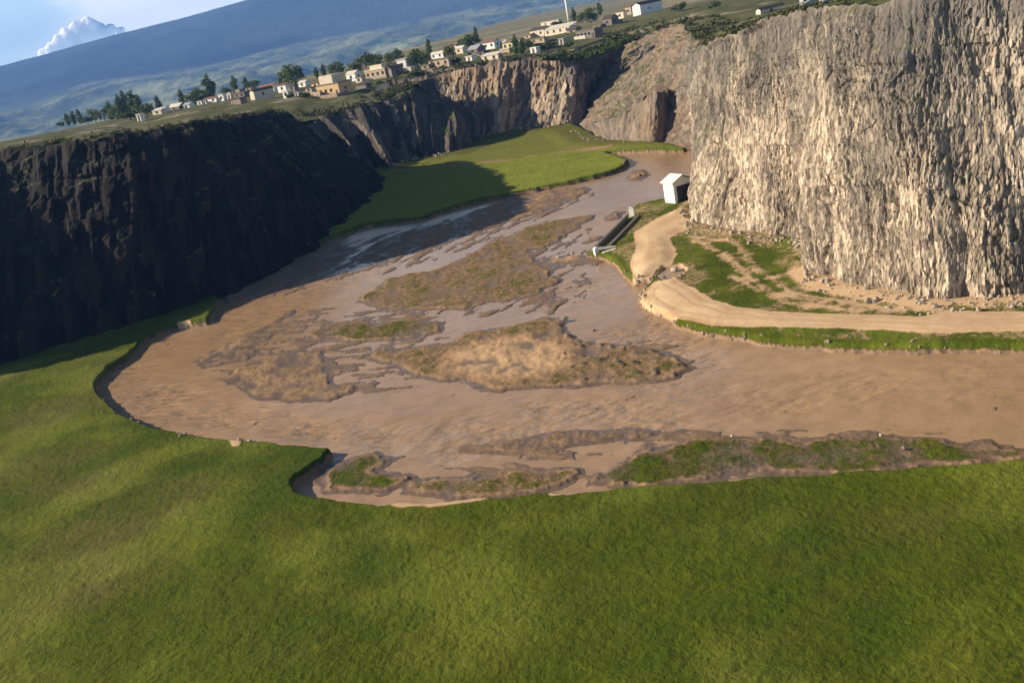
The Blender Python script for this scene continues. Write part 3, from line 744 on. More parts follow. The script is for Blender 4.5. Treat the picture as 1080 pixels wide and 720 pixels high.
# ------------------------------------------------------------------ small builders
class MB:
    """collects primitives into ONE mesh"""
    def __init__(s): s.bm = bmesh.new()
    def box(s, x0, x1, y0, y1, z0, z1, rot=0, piv=(0, 0)):
        vs = []
        for x in (x0, x1):
            for y in (y0, y1):
                for z in (z0, z1):
                    a, b = x-piv[0], y-piv[1]
                    vs.append(s.bm.verts.new((piv[0]+a*math.cos(rot)-b*math.sin(rot), piv[1]+a*math.sin(rot)+b*math.cos(rot), z)))
        for f in ((0, 1, 3, 2), (4, 6, 7, 5), (0, 4, 5, 1), (2, 3, 7, 6), (0, 2, 6, 4), (1, 5, 7, 3)):
            s.bm.faces.new([vs[i] for i in f])
        return s
    def prism(s, prof, y0, y1):
        """profile in xz, extruded along y"""
        a = [s.bm.verts.new((x, y0, z)) for x, z in prof]; b = [s.bm.verts.new((x, y1, z)) for x, z in prof]
        n = len(prof); s.bm.faces.new(a[::-1]); s.bm.faces.new(b)
        for i in range(n): s.bm.faces.new((a[i], a[(i+1) % n], b[(i+1) % n], b[i]))
        return s
    def prism_x(s, prof, x0, x1):
        a = [s.bm.verts.new((x0, y, z)) for y, z in prof]; b = [s.bm.verts.new((x1, y, z)) for y, z in prof]
        n = len(prof); s.bm.faces.new(a); s.bm.faces.new(b[::-1])
        for i in range(n): s.bm.faces.new((b[i], b[(i+1) % n], a[(i+1) % n], a[i]))
        return s
    def tube(s, pts, rads, n=7):
        rings = []
        for i, (p, r) in enumerate(zip(pts, rads)):
            p = Vector(p); d = (Vector(pts[min(i+1, len(pts)-1)])-Vector(pts[max(i-1, 0)])).normalized()
            u = d.orthogonal().normalized(); v = d.cross(u)
            rings.append([s.bm.verts.new(p+u*r*math.cos(6.2832*k/n)+v*r*math.sin(6.2832*k/n)) for k in range(n)])
        for a, b in zip(rings, rings[1:]):
            for k in range(n): s.bm.faces.new((a[k], a[(k+1) % n], b[(k+1) % n], b[k]))
        s.bm.faces.new(rings[0][::-1]); s.bm.faces.new(rings[-1]); return s
    def build(s, name, mat, parent=None, smooth=False):
        bmesh.ops.recalc_face_normals(s.bm, faces=s.bm.faces)
        me = bpy.data.meshes.new(name); s.bm.to_mesh(me); s.bm.free(); me.materials.append(mat)
        if smooth:
            for p in me.polygons: p.use_smooth = True
        return link(name, me, parent)

def on_upland(px, py, d0=300):
    D = d0; prev = None
    while D < 1500:
        x, y, z = atD(px, py, D); h = float(upland_z(np.array([x]), np.array([y]))[0])
        if z <= h: return x, y, h, D
        D += 4
    return x, y, h, D

PAINT = {
 'white': mat_plain('whitewash', (.80, .77, .70), .12), 'cream': mat_plain('cream_plaster', (.66, .56, .42), .15), 'tan': mat_plain('tan_plaster', (.47, .36, .24), .2),
 'orange': mat_plain('ochre_plaster', (.62, .42, .21), .18), 'stone': mat_plain('grey_stone_wall', (.24, .20, .175), .3), 'yellow': mat_plain('yellow_plaster', (.66, .56, .28), .15),
 'rust': mat_plain('rusty_sheet_roof', (.23, .115, .075), .3), 'grey': mat_plain('grey_sheet_roof', (.32, .33, .36), .2), 'earth': mat_plain('earth_roof', (.22, .175, .12), .3),
 'dark': mat_plain('dark_roof', (.085, .07, .062), .3), 'pale': mat_plain('pale_roof', (.62, .56, .46), .15), 'glass': mat_plain('dark_window', (.03, .03, .035), .1, .25), 'door': mat_plain('brown_door', (.12, .075, .045), .2),
 'conc': mat_plain('concrete', (.45, .42, .37), .2), 'rubble': mat_plain('rubble', (.34, .26, .19), .35, scale=1.2)}

def house(px, py, w, h, side, wall, roof, kind, label, yaw=42, wins=1, d0=300, group='houses of the village on the plateau', door=False, stack=None, chim=False, cat='house'):
    """px, py: foot of the front, w / side: picture widths of the lit front and of the shaded side, h: height (all in photo pixels, turned to metres)"""
    x, y, z, D = on_upland(px, py, d0); k = D/F
    az = math.atan2(x, y); ya = R_(yaw)
    cf = max(.35, math.cos(ya-az*0.5)); cs = max(.35, math.sin(ya))
    wd = max(2.0, w*k/cf); dp = max(2.2, side*k/cs); ht = max(1.8, h*k)
    name = 'house' if cat == 'house' else cat
    t = empty(name, (x, y, z-.35), -ya-az*.6)
    tag(t, label, cat.replace('_', ' '), group)
    MB().box(-wd/2, wd/2, 0, dp, -.8, ht).build('wall', PAINT[wall], t)
    o = .22
    if kind == 'flat':
        MB().box(-wd/2-o, wd/2+o, -o, dp+o, ht+.003, ht+.3).build('roof', PAINT[roof], t)
    elif kind == 'gable':      # ridge along the front
        r = .26*dp
        MB().prism_x([(-o, ht-.08), (dp/2, ht+r), (dp+o, ht-.08), (dp+o, ht+.06), (dp/2, ht+r+.16), (-o, ht+.06)], -wd/2-o, wd/2+o).build('roof', PAINT[roof], t)
        MB().prism_x([(0.02, ht+.002), (dp-.02, ht+.002), (dp/2, ht+r-.02)], -wd/2+.02, wd/2-.02).build('gable_wall', PAINT[wall], t)
    elif kind == 'gable_end':  # ridge running back: the front is a gable
        r = .26*wd
        MB().prism([(-wd/2-o, ht-.08), (0, ht+r), (wd/2+o, ht-.08), (wd/2+o, ht+.06), (0, ht+r+.16), (-wd/2-o, ht+.06)], -o, dp+o).build('roof', PAINT[roof], t)
        MB().prism([(-wd/2+.02, ht+.002), (wd/2-.02, ht+.002), (0, ht+r-.02)], .02, dp-.02).build('gable_wall', PAINT[wall], t)
    elif kind == 'shed':
        r = .22*dp
        MB().prism_x([(-o, ht-.05), (dp+o, ht+r), (dp+o, ht+r+.15), (-o, ht+.12)], -wd/2-o, wd/2+o).build('roof', PAINT[roof], t)
    if stack:
        sw, sh, sx, scol = stack; a = sw*k/cf/2; c = sx*wd/2
        MB().box(c-a, c+a, dp*.15, dp*.85, ht+.303, ht+.3+sh*k).build('upper_storey', PAINT[scol], t)
    for i in range(wins):
        c = -wd/2+wd*(i+.5)/wins if not door else -wd/2+wd*(i+.5)/(wins+1)
        ww = min(.55, wd/wins*.28); z0 = ht*.42
        f = MB().box(c-ww, c+ww, -.06, .03, z0, min(ht-.3, z0+1.15)).build('window', PAINT['glass'], t)
        MB().box(c-ww-.1, c+ww+.1, -.12, .03, z0-.14, z0-.02).build('sill', PAINT['pale'], f)
    if side > 5:
        f = MB().box(wd/2-.03, wd/2+.06, dp*.4, dp*.4+.9, ht*.42, min(ht-.3, ht*.42+1.1)).build('window', PAINT['glass'], t)
    if door:
        c = wd/2-wd*.5/(wins+1)
        MB().box(c-.45, c+.45, -.07, .03, -.2, min(ht-.25, 2.3)).build('door', PAINT['door'], t)
    if chim:
        MB().box(-.3, .3, dp*.5-.3, dp*.5+.3, ht+.2, ht+1.6+.13*dp).build('chimney', PAINT['pale'], t)
    return t

H_ = house
# left end of the village, above the dark shaded cliff
H_(147, 127, 3, 6, 3, 'white', 'pale', 'flat', 'tiny white hut standing alone by the dark cliff rim, leftmost of the village', wins=0, door=True)
H_(166, 121, 8, 4.5, 5, 'cream', 'pale', 'shed', 'low cream house with slanting pale roof beside the lone slim poplar', wins=1)
H_(173.5, 119, 4, 6, 3, 'white', 'pale', 'flat', 'narrow white house just right of the slant-roofed cream house', wins=1)
H_(184, 117, 10, 4, 7, 'stone', 'pale', 'gable', 'low stone house with a pale gabled roof, left of a small grey-roofed white house', wins=1)
H_(197, 115, 6, 4, 5, 'white', 'grey', 'gable', 'small white house with a grey gabled roof at the left foot of the tree clump', wins=1)
H_(211, 111, 4, 4, 3, 'white', 'pale', 'flat', 'very small white cube house left of the long low white barn', wins=0, door=True)
H_(222, 109, 12, 5, 4, 'white', 'rust', 'shed', 'long low white barn under a brown roof below the tall poplar', wins=2)
H_(234, 107, 4.6, 7, 2.5, 'white', 'pale', 'flat', 'upright bright white block house at the right end of the long low barn', wins=1)
H_(242, 105, 4, 6.5, 3, 'cream', 'pale', 'flat', 'small cream house leaning against the grey ruin', wins=0, door=True)
H_(253, 104, 10, 6, 8, 'stone', 'earth', 'flat', 'grey roofless-looking stone house left of the house with a wide dark side', wins=2, stack=(4, 3, -.4, 'rubble'))
H_(249, 109.5, 9, 3, 6, 'rubble', 'dark', 'flat', 'low dark-roofed shed on the slope below the grey stone house', wins=0)
H_(267, 105.5, 4, 8.5, 19, 'cream', 'dark', 'gable_end', 'house with narrow cream front and very wide shaded side wall', wins=0, yaw=50)
H_(282, 98, 14, 6.5, 5, 'white', 'rust', 'gable', 'wide white house with a rust-red roof behind the wide shaded side wall', wins=2)
H_(298, 97, 8, 7, 4, 'white', 'rust', 'shed', 'white house with a sloping red-brown roof left of the big dark round tree', wins=1)
H_(302, 103.5, 5, 7, 6, 'white', 'pale', 'flat', 'white block house in front of the red-brown roofed one, near the rim', wins=1)
H_(313, 102, 3.4, 5, 4, 'white', 'earth', 'flat', 'small white shed between bushes under the big dark round tree', wins=0, door=True)
H_(319, 92, 7, 5, 4, 'white', 'pale', 'gable', 'white pale-roofed house close under the right side of the big dark round tree', wins=1)
H_(333, 94, 7, 6, 4, 'orange', 'rust', 'flat', 'small ochre house just left of the large two-storey ochre house', wins=1)
H_(348, 103, 21, 13, 14, 'orange', 'earth', 'flat', 'large two-storey ochre house with a dark shaded side, the biggest in the village', wins=3, stack=(13, 8, -.25, 'cream'), door=True)
H_(371, 86, 9, 8, 6, 'white', 'pale', 'gable', 'white house with a pale domed-looking roof behind the large ochre house', wins=1)
H_(379, 88.5, 6, 6, 4, 'cream', 'earth', 'flat', 'small cream house between the large ochre house and the long tan building', wins=1)
H_(381, 94, 10, 5, 6, 'stone', 'dark', 'shed', 'low dark shed in front of the long tan building', wins=0)
H_(397, 84, 20, 9, 5, 'tan', 'pale', 'flat', 'long tan building with a pale upper floor at the rim', wins=4, stack=(12, 4, .1, 'cream'))
H_(411, 82, 6, 8, 12, 'stone', 'dark', 'gable_end', 'grey stone house with a dark gabled roof beside the long tan building', wins=0, yaw=55)
H_(425, 75, 9, 11, 8, 'white', 'pale', 'flat', 'tall bright white house with one dark window above the pillared rocks', wins=1, yaw=32)
H_(434.5, 72, 6, 6, 4, 'white', 'rust', 'flat', 'lower white annexe at the right of the tall bright white house', wins=0)
H_(430, 78, 8, 3, 3, 'cream', 'pale', 'flat', 'low cream porch building under the tall bright white house', wins=0)
# right half of the village, above the sunlit cliff
H_(461, 62, 13, 5, 5, 'white', 'pale', 'gable', 'white house with a pale roof right of the tall dark poplar behind the bushes', wins=2)
H_(467, 72, 14, 8, 6, 'tan', 'earth', 'flat', 'tan mud-brick house on the rim in front of the yellow-green tree', wins=2)
H_(484, 57, 9, 6, 5, 'cream', 'pale', 'gable', 'cream house with pale gable half hidden by the yellow-green tree', wins=1)
H_(499, 58, 10, 6, 9, 'stone', 'grey', 'gable', 'blue-grey roofed dark house under the wide green tree', wins=1)
H_(495, 65, 6, 5, 5, 'white', 'pale', 'flat', 'small white cube house below the blue-grey roofed house', wins=0, door=True)
H_(516, 52, 12, 7, 6, 'white', 'rust', 'gable', 'cream-white house with two dark windows and a red-brown roof', wins=2)
H_(517, 64, 17, 6, 6, 'cream', 'pale', 'shed', 'long pale barn on the cliff rim below the two-windowed house', wins=2)
H_(532, 47, 5, 4.5, 3, 'white', 'pale', 'flat', 'tiny white cube house left above the yellow house', wins=0)
H_(536, 53, 10, 8, 6, 'yellow', 'earth', 'shed', 'yellow house in front of the pair of poplars', wins=2)
H_(533, 57, 9, 3.5, 4, 'tan', 'pale', 'flat', 'low tan lean-to at the foot of the yellow house', wins=0)
H_(563, 57, 6, 6, 4, 'white', 'white', 'flat', 'single white cube house among bushes at the cliff rim', wins=0, door=True)
H_(567, 39, 14, 7, 7, 'cream', 'dark', 'gable', 'pale house with a dark gabled roof and dark windows above the bushes', wins=2)
H_(567, 45, 14, 4, 5, 'tan', 'earth', 'flat', 'low tan yard building under the dark-roofed pale house', wins=2)
H_(588, 36, 26, 6, 9, 'cream', 'pale', 'shed', 'very long cream barn at the foot of the white mast', wins=4)
H_(580, 27, 18, 4, 4, 'cream', 'pale', 'flat', 'low long cream wall-like building behind the very long barn', wins=2)
H_(592, 46, 5, 5, 5, 'conc', 'grey', 'flat', 'small grey concrete shed below the very long barn', wins=0, door=True)
H_(618, 41, 19, 9, 9, 'stone', 'earth', 'flat', 'wide grey-brown stone house on a pale terrace wall', wins=4, door=True)
H_(641, 28, 9, 8, 8, 'stone', 'dark', 'gable', 'grey house with dark roof left of the pale house with a round dark opening', wins=1)
H_(654, 20, 8, 7, 4, 'cream', 'rust', 'flat', 'pale house with one big dark window left of the bright white end wall', wins=1)
H_(663, 16, 6, 8, 4, 'tan', 'rust', 'gable', 'tan house with a rust roof just left of the bright white end wall', wins=1)
H_(672, 16.5, 8, 10, 24, 'white', 'dark', 'gable_end', 'long dark-sided barn with a bright white end wall', wins=0, yaw=40)
H_(800, 17, 4.5, 5, 26, 'cream', 'dark', 'gable_end', 'long dark shed with a small cream end wall on the right plateau', wins=0, yaw=55, d0=215)
H_(856, 6, 22, 12, 8, 'white', 'earth', 'flat', 'white house standing on the very edge of the right cliff', wins=1, d0=165, yaw=20, door=True)

for a in [
 (262, 98, 7, 4.5, 5, 'tan', 'earth', 'flat', 'low tan house behind the grey stone house, under the low spreading tree'),
 (290, 92, 8, 4.5, 5, 'tan', 'earth', 'flat', 'low tan house behind the wide rust-roofed white house'),
 (308, 96, 6, 5, 4, 'rubble', 'dark', 'flat', 'brown house just below the big dark round tree'),
 (326, 98, 6, 5, 4, 'tan', 'dark', 'flat', 'dark-roofed tan house touching the small ochre house on its left'),
 (389, 79, 9, 5, 5, 'rubble', 'rust', 'gable', 'brown house with a rust gable behind the long tan building'),
 (404, 76, 7, 5, 5, 'tan', 'dark', 'gable', 'tan house with a dark gable behind the right end of the long tan building'),
 (449, 75, 8, 5, 6, 'rubble', 'earth', 'flat', 'brown mud-brick house on the rim under the large soft green tree'),
 (456, 69, 7, 5, 5, 'tan', 'dark', 'flat', 'small dark-roofed tan house left of the tan mud-brick house'),
 (478, 53, 7, 5, 5, 'tan', 'rust', 'gable', 'tan house with rust gable above the yellow-green tree'),
 (507, 60, 8, 4, 6, 'stone', 'dark', 'flat', 'dark flat shed between the blue-grey roofed house and the long pale barn'),
 (524, 50, 7, 4, 5, 'rubble', 'dark', 'shed', 'brown lean-to between the two-windowed house and the yellow house'),
 (545, 46, 8, 4, 5, 'tan', 'earth', 'flat', 'low tan house right of the yellow house behind the pair of poplars'),
 (556, 41, 7, 4, 5, 'tan', 'rust', 'flat', 'small tan house left of the dark-roofed pale house'),
 (603, 36, 9, 4.5, 6, 'rubble', 'dark', 'gable', 'brown house with dark gable between the very long barn and the wide stone house'),
 (630, 31, 8, 4, 6, 'rubble', 'earth', 'flat', 'low brown yard house left of the grey dark-roofed house'),
 (648, 26, 8, 4, 5, 'stone', 'earth', 'flat', 'low dark stone shed under the pale house with one big window'),
]: H_(*a)
# low walls
def wall_run(name, pts, w, h, mat, label, cat, d0=300):
    P3 = [on_upland(px, py, d0)[:3] for px, py in pts]
    a = Vector(P3[0]); t = empty(name, a); tag(t, label, cat)
    b = MB()
    for p, q in zip(P3, P3[1:]):
        p = Vector(p)-a; q = Vector(q)-a; d = (q-p); L = math.hypot(d.x, d.y); r = math.atan2(d.y, d.x)
        b.box(p.x, p.x+L, p.y-w/2, p.y+w/2, min(p.z, q.z)-.7, max(p.z, q.z)+h, r, (p.x, p.y))
    b.build('wall_body', mat, t)
wall_run('terrace_wall', [(606, 42.5), (618, 41.5), (632, 37)], .5, 1.0, PAINT['pale'], 'pale terrace wall under the wide grey-brown stone house', 'wall')
wall_run('garden_wall', [(386, 87), (408, 82)], .4, .8, PAINT['cream'], 'pale garden wall along the rim below the long tan building', 'wall')
wall_run('ledge_wall', [(838, 14), (862, 8)], .6, .5, PAINT['conc'], 'grey stone ledge under the white house on the right cliff edge', 'wall', d0=165)
wall_run('rubble_wall', [(325, 100), (340, 104), (357, 103), (372, 97)], .9, .9, PAINT['rubble'], 'tumbled rubble wall in front of the large ochre house', 'wall')

# mast
x, y, z, D = on_upland(601, 28)
t = empty('mast', (x, y, z)); tag(t, 'tall slender white mast standing above the village houses', 'mast')
MB().tube([(0, 0, -1), (0, 0, 1.4)], [1.1, 1.0], 12).build('base', PAINT['white'], t)
MB().tube([(0, 0, 1.4), (0, 0, 9), (0, 0, 19)], [.72, .66, .58], 14).build('shaft', PAINT['white'], t, True)
MB().tube([(0, 0, 19), (0, 0, 19.5), (0, 0, 22.5)], [.8, .6, .03], 14).build('tip', PAINT['grey'], t)

# ------------------------------------------------------------------ trees
LEAF_P = mat_leaf('poplar_leaves', (.07, .11, .03), (.135, .18, .05)); LEAF_R = mat_leaf('broad_leaves', (.08, .115, .03), (.15, .185, .05))
LEAF_Y = mat_leaf('yellow_green_leaves', (.13, .15, .02), (.20, .20, .03)); LEAF_B = mat_leaf('bush_leaves', (.055, .085, .022), (.10, .125, .035))
BARK = mat_plain('bark', (.13, .10, .075), .3)
def crown_mesh(name, clumps, n, size, mat, seed):
    """leaf clumps spread through ellipsoids (cx, cy, cz, rx, ry, rz)"""
    r = np.random.RandomState(seed); V = []; Q = []
    vol = np.array([c[3]*c[4]*c[5] for c in clumps])**.7; cnt = np.maximum(6, (n*vol/vol.sum()).astype(int))
    for c, k in zip(clumps, cnt):
        d = r.normal(size=(k, 3)); d /= np.linalg.norm(d, axis=1)[:, None]
        rad = r.uniform(.35, 1.08, k)**.6
        p = d*rad[:, None]*np.array(c[3:]) + np.array(c[:3])
        u = r.normal(size=(k, 3)); u /= np.linalg.norm(u, axis=1)[:, None]
        v = np.cross(u, d+.6*r.normal(size=(k, 3))); v /= np.linalg.norm(v, axis=1)[:, None]+1e-9
        s = size*r.uniform(.6, 1.4, k)[:, None]
        for a, b in ((-1, -.6), (1, -.6), (.7, .8), (-.6, .9)): V.append(p+u*s*a+v*s*b)
        b0 = len(Q) and Q[-1].max()+1 or 0
        i = np.arange(k); Q.append(np.stack([i, i+k, i+2*k, i+3*k], -1)+b0)
    V = np.concatenate(V); Q = np.concatenate(Q)
    return np_mesh(name, V, Q, mat, smooth=False)
def trunk_mesh(h, r, limbs, seed):
    rr = random.Random(seed); b = MB()
    b.tube([(0, 0, -.08), (0, 0, h*.35), (rr.uniform(-.02, .02), rr.uniform(-.02, .02), h*.7), (0, 0, h)], [r, r*.8, r*.5, r*.15], 7)
    for i in range(limbs):
        z = h*rr.uniform(.35, .75); a = 6.2832*i/limbs+rr.uniform(-.4, .4); l = rr.uniform(.18, .3)
        b.tube([(0, 0, z), (math.cos(a)*l*.6, math.sin(a)*l*.6, z+.12), (math.cos(a)*l, math.sin(a)*l, z+.24)], [r*.45, r*.3, r*.1], 5)
    bmesh.ops.recalc_face_normals(b.bm, faces=b.bm.faces)
    me = bpy.data.meshes.new('trunk'); b.bm.to_mesh(me); b.bm.free(); me.materials.append(BARK); return me
VAR = {}
for s_ in range(3):
    rr = random.Random(50+s_)
    cl = [(rr.uniform(-.03, .03), rr.uniform(-.03, .03), z, .5*w*rr.uniform(.8, 1.2), .5*w*rr.uniform(.8, 1.2), .11) for z, w in
          ((.07, .14), (.16, .24), (.28, .29), (.40, .30), (.52, .29), (.64, .25), (.75, .19), (.85, .13), (.94, .07))]
    VAR['poplar', s_] = (crown_mesh('poplar_crown', cl, 620, .028, LEAF_P, 60+s_), trunk_mesh(.8, .022, 3, s_))
    for kd, lf in (('round', LEAF_R), ('yellow', LEAF_Y)):
        cl = [(rr.uniform(-.30, .30), rr.uniform(-.30, .30), rr.uniform(.20, .82), rr.uniform(.15, .25), rr.uniform(.14, .24), rr.uniform(.11, .18)) for _ in range(13)] + [(0, 0, .6, .3, .3, .28)]
        VAR[kd, s_] = (crown_mesh(kd+'_crown', cl, 900, .034, lf, 70+s_), trunk_mesh(.6, .035, 5, 10+s_))
    cl = [(rr.uniform(-.4, .4), rr.uniform(-.4, .4), rr.uniform(.2, .65), rr.uniform(.2, .3), rr.uniform(.2, .3), rr.uniform(.2, .3)) for _ in range(8)]
    VAR['bush', s_] = (crown_mesh('bush_crown', cl, 420, .06, LEAF_B, 80+s_), trunk_mesh(.5, .03, 5, 20+s_))
TREE_N = 0
def tree(kind, px, py, h, w, label, group, d0=300, base=None):
    """h, w in photo pixels at the spot where the tree stands"""
    global TREE_N
    TREE_N += 1
    x, y, z, D = base or on_upland(px, py, d0); k = D/F; hh = h*k*.9; ww = w*k*1.0
    nm = {'poplar': 'poplar_tree', 'round': 'broadleaf_tree', 'yellow': 'broadleaf_tree', 'bush': 'bush'}[kind]
    cr, tr = VAR[kind, TREE_N % 3]
    t = empty(nm, (x, y, z-.1), rng.uniform(0, 6.28))
    tag(t, label, 'bush' if kind == 'bush' else 'tree', group)
    wm = {'poplar': .29, 'round': .92, 'yellow': .92, 'bush': 1.15}[kind]
    t.scale = (ww/wm, ww/wm, hh)
    link('crown', cr, t); link('trunk', tr, t)
    return t
G1 = 'trees at the left end of the village'; G2 = 'trees of the middle village'; G3 = 'trees of the right village'
for kd, px, py, h, w, lab in [
 ('bush', 64, 133, 6, 9, 'low bush at the far left tip of the tree row'),
 ('poplar', 72, 132, 13, 6, 'leftmost small poplar of the tree row on the plateau'),
 ('poplar', 79, 131, 14, 6, 'second small poplar from the left in the tree row'),
 ('poplar', 85.5, 130, 15, 6, 'third small poplar from the left, slightly taller than its two neighbours'),
 ('bush', 93, 130, 9, 13, 'broad dark bush between the small poplars and the tree with a pointed top'),
 ('round', 101, 128, 16, 13, 'tree with a pointed top between the small poplars and the big clump'),
 ('round', 111, 127, 14, 17, 'rounded dark tree joining the big poplar clump on its left'),
 ('poplar', 119, 126, 20, 8, 'left poplar of the big clump'),
 ('round', 125, 126, 19, 15, 'broad tree in the left half of the big poplar clump'),
 ('poplar', 130, 125, 25, 9, 'poplar left of the tallest one in the big clump'),
 ('poplar', 135, 124, 29, 10, 'tallest poplar of the big clump'),
 ('poplar', 144, 123, 28, 11, 'second tallest poplar, right of the middle of the big clump'),
 ('poplar', 150, 122, 22, 9, 'right poplar of the big clump'),
 ('round', 156, 122, 15, 16, 'low rounded tree at the right edge of the big clump'),
 ('bush', 138, 125.5, 11, 26, 'wide dark undergrowth bush at the foot of the big clump'),
 ('poplar', 169, 117, 17, 7, 'lone slim poplar standing between two low pale houses'),
 ('poplar', 194, 112, 19, 7, 'slim poplar at the left edge of the clump under the tall one'),
 ('round', 203, 111, 16, 14, 'rounded tree left of the tall dark poplar'),
 ('round', 212, 108, 17, 15, 'dark rounded tree just left of the tall dark poplar'),
 ('poplar', 224, 105, 28, 13, 'tall dark poplar above the long low barn'),
 ('bush', 219, 107, 12, 22, 'dark bush filling the foot of the tall dark poplar'),
 ('bush', 240, 99, 9, 14, 'bush behind the small cream house'),
 ('poplar', 249, 98, 19, 8, 'slim dark poplar with a pointed top above the grey stone house'),
 ('poplar', 261, 95, 15, 6, 'smaller slim poplar right of the dark pointed one'),
 ('round', 268, 94, 10, 17, 'low spreading tree behind the wide shaded side wall'),
]: tree(kd, px, py, h, w, lab, G1)
for kd, px, py, h, w, lab in [
 ('round', 302, 90, 18, 16, 'rounded tree forming the left shoulder of the big dark tree'),
 ('round', 312, 90, 27, 24, 'big dark round tree behind the white houses'),
 ('bush', 307, 104, 8, 10, 'bush between the white block house and the small white shed'),
 ('bush', 322, 104, 8, 12, 'bush left of the large ochre house'),
 ('poplar', 335, 83, 13, 5, 'thin poplar behind the small ochre house'),
 ('poplar', 342, 80, 13, 6, 'thin dark poplar behind the large ochre house'),
 ('round', 357, 79, 16, 20, 'round green tree behind the large ochre house'),
 ('round', 376, 78, 15, 17, 'round tree left of the large dark crown behind the long tan building'),
 ('round', 387, 75, 21, 22, 'large dark crown behind the left half of the long tan building'),
 ('round', 400, 71, 17, 18, 'medium crown behind the right half of the long tan building'),
 ('round', 412, 68, 15, 15, 'small crown above the grey stone house with dark gable'),
 ('round', 420, 65, 15, 14, 'dark crown touching the left of the tall bright white house'),
 ('round', 441, 72, 24, 18, 'large soft green tree right of the tall bright white house'),
 ('round', 450, 69, 20, 14, 'smaller green tree leaning on the large soft green one'),
 ('poplar', 453.5, 57, 17, 6, 'tall dark poplar above the two soft green trees'),
 ('bush', 440, 80, 7, 20, 'bush on the rim under the large soft green tree'),
]: tree(kd, px, py, h, w, lab, G2)
for kd, px, py, h, w, lab in [
 ('yellow', 474, 63, 18, 15, 'yellow-green tree beside the tan mud-brick house'),
 ('bush', 482, 69, 11, 12, 'dark bush below the yellow-green tree'),
 ('round', 490, 52, 15, 16, 'green tree left of the wide one above the blue-grey roof'),
 ('round', 499, 50, 17, 20, 'wide green tree above the blue-grey roofed house'),
 ('poplar', 503.5, 45, 18, 5, 'slim dark poplar rising from the wide green tree'),
 ('poplar', 546, 58, 22, 8, 'left poplar of the pair beside the yellow house'),
 ('poplar', 551, 58, 16, 8, 'right, shorter poplar of the pair beside the yellow house'),
 ('round', 557, 53, 12, 18, 'green tree between the pair of poplars and the single white cube house'),
 ('bush', 571, 52, 9, 16, 'bush right of the single white cube house'),
 ('bush', 547, 65, 8, 16, 'bush hanging at the rim below the pair of poplars'),
 ('bush', 581, 50, 8, 14, 'bush left of the small grey concrete shed'),
 ('bush', 588, 27, 6, 14, 'olive bush on the roofs left of the white mast'),
 ('poplar', 606, 24, 17, 6, 'dark poplar immediately right of the white mast'),
 ('round', 615, 25, 13, 14, 'tree between the dark poplar and the big round tree near the mast'),
 ('round', 623, 25, 20, 17, 'big round tree right of the white mast'),
 ('poplar', 633, 17, 15, 6, 'slim poplar right of the big round tree near the mast'),
 ('bush', 601, 50, 8, 13, 'bush at the top of the green gully under the grey concrete shed'),
 ('bush', 716, 12, 11, 15, 'bush on the slope at the top of the scree, left one of two'),
 ('bush', 752, 10, 10, 14, 'bush on the slope between the scree and the right plateau'),
]: tree(kd, px, py, h, w, lab, G3)

# ------------------------------------------------------------------ scrub on the plateau edges and slopes (uncountable)
def scrub(name, spots, leaves, size, mat, seed):
    r = np.random.RandomState(seed); spots = np.array(spots); n = len(spots)
    c = np.repeat(spots[:, :3], leaves, 0); rad = np.repeat(spots[:, 3], leaves)[:, None]
    d = r.normal(size=c.shape)*.5; d[:, 2] = np.abs(d[:, 2])*.8
    p = c+d*rad
    u = r.normal(size=c.shape); u /= np.linalg.norm(u, axis=1)[:, None]
    v = np.cross(u, r.normal(size=c.shape)); v /= np.linalg.norm(v, axis=1)[:, None]+1e-9
    s_ = size*rad*r.uniform(.6, 1.4, len(c))[:, None]
    V = np.stack([p-u*s_-v*s_*.6, p+u*s_-v*s_*.6, p+u*s_*.6+v*s_*.8, p-u*s_*.6+v*s_*.9], 1).reshape(-1, 3)
    Q = np.arange(len(V)).reshape(-1, 4)
    tag(link(name, np_mesh(name, V, Q, mat, smooth=False)), kind='stuff')
LEAF_S = mat_leaf('scrub_leaves', (.060, .070, .022), (.115, .115, .04))
def rim_spots(pts, n, back, r0, r1, seed):
    r = random.Random(seed); out = []
    for _ in range(n):
        i = r.randrange(len(pts)-1); t = r.random(); a, b = pts[i], pts[i+1]
        x = a[0]+(b[0]-a[0])*t; y = a[1]+(b[1]-a[1])*t; nx = x-(a[3]+(b[3]-a[3])*t); ny = y-(a[4]+(b[4]-a[4])*t); l = math.hypot(nx, ny)+1e-6
        k = back*r.random()**1.6+.4
        out.append((x+nx/l*k, y+ny/l*k, None, r.uniform(r0, r1)))
    X = np.array([o[0] for o in out]); Y = np.array([o[1] for o in out])
    Z = upland_z(X, Y)
    keep = fbm(X/9, Y/9, 44., o=3) > -.15
    return [(o[0], o[1], z-.05, o[3]) for o, z, kk in zip(out, Z, keep) if kk]
SP = rim_spots(LEFT[1:], 700, 26, .35, 1.0, 1)+rim_spots(PILL[1:6], 260, 16, .4, 1.3, 2)+rim_spots(VILL[:9], 420, 20, .4, 1.4, 3)+rim_spots(TALU[1:], 620, 40, .4, 1.5, 4)+rim_spots(RIGH[1:8], 420, 22, .3, .9, 5)
scrub('scrub', SP, 34, .24, LEAF_S, 5)
# green growth running down into the gully right of the village
SP = []
for _ in range(420):
    px = rng.uniform(578, 664); py = 74-(px-600)*.36+rng.uniform(-12, 12)
    x, y, z, D = on_upland(px, py, 372)
    SP.append((x, y, z, rng.uniform(.5, 1.7)))
scrub('gully_scrub', SP, 40, .22, LEAF_B, 6)

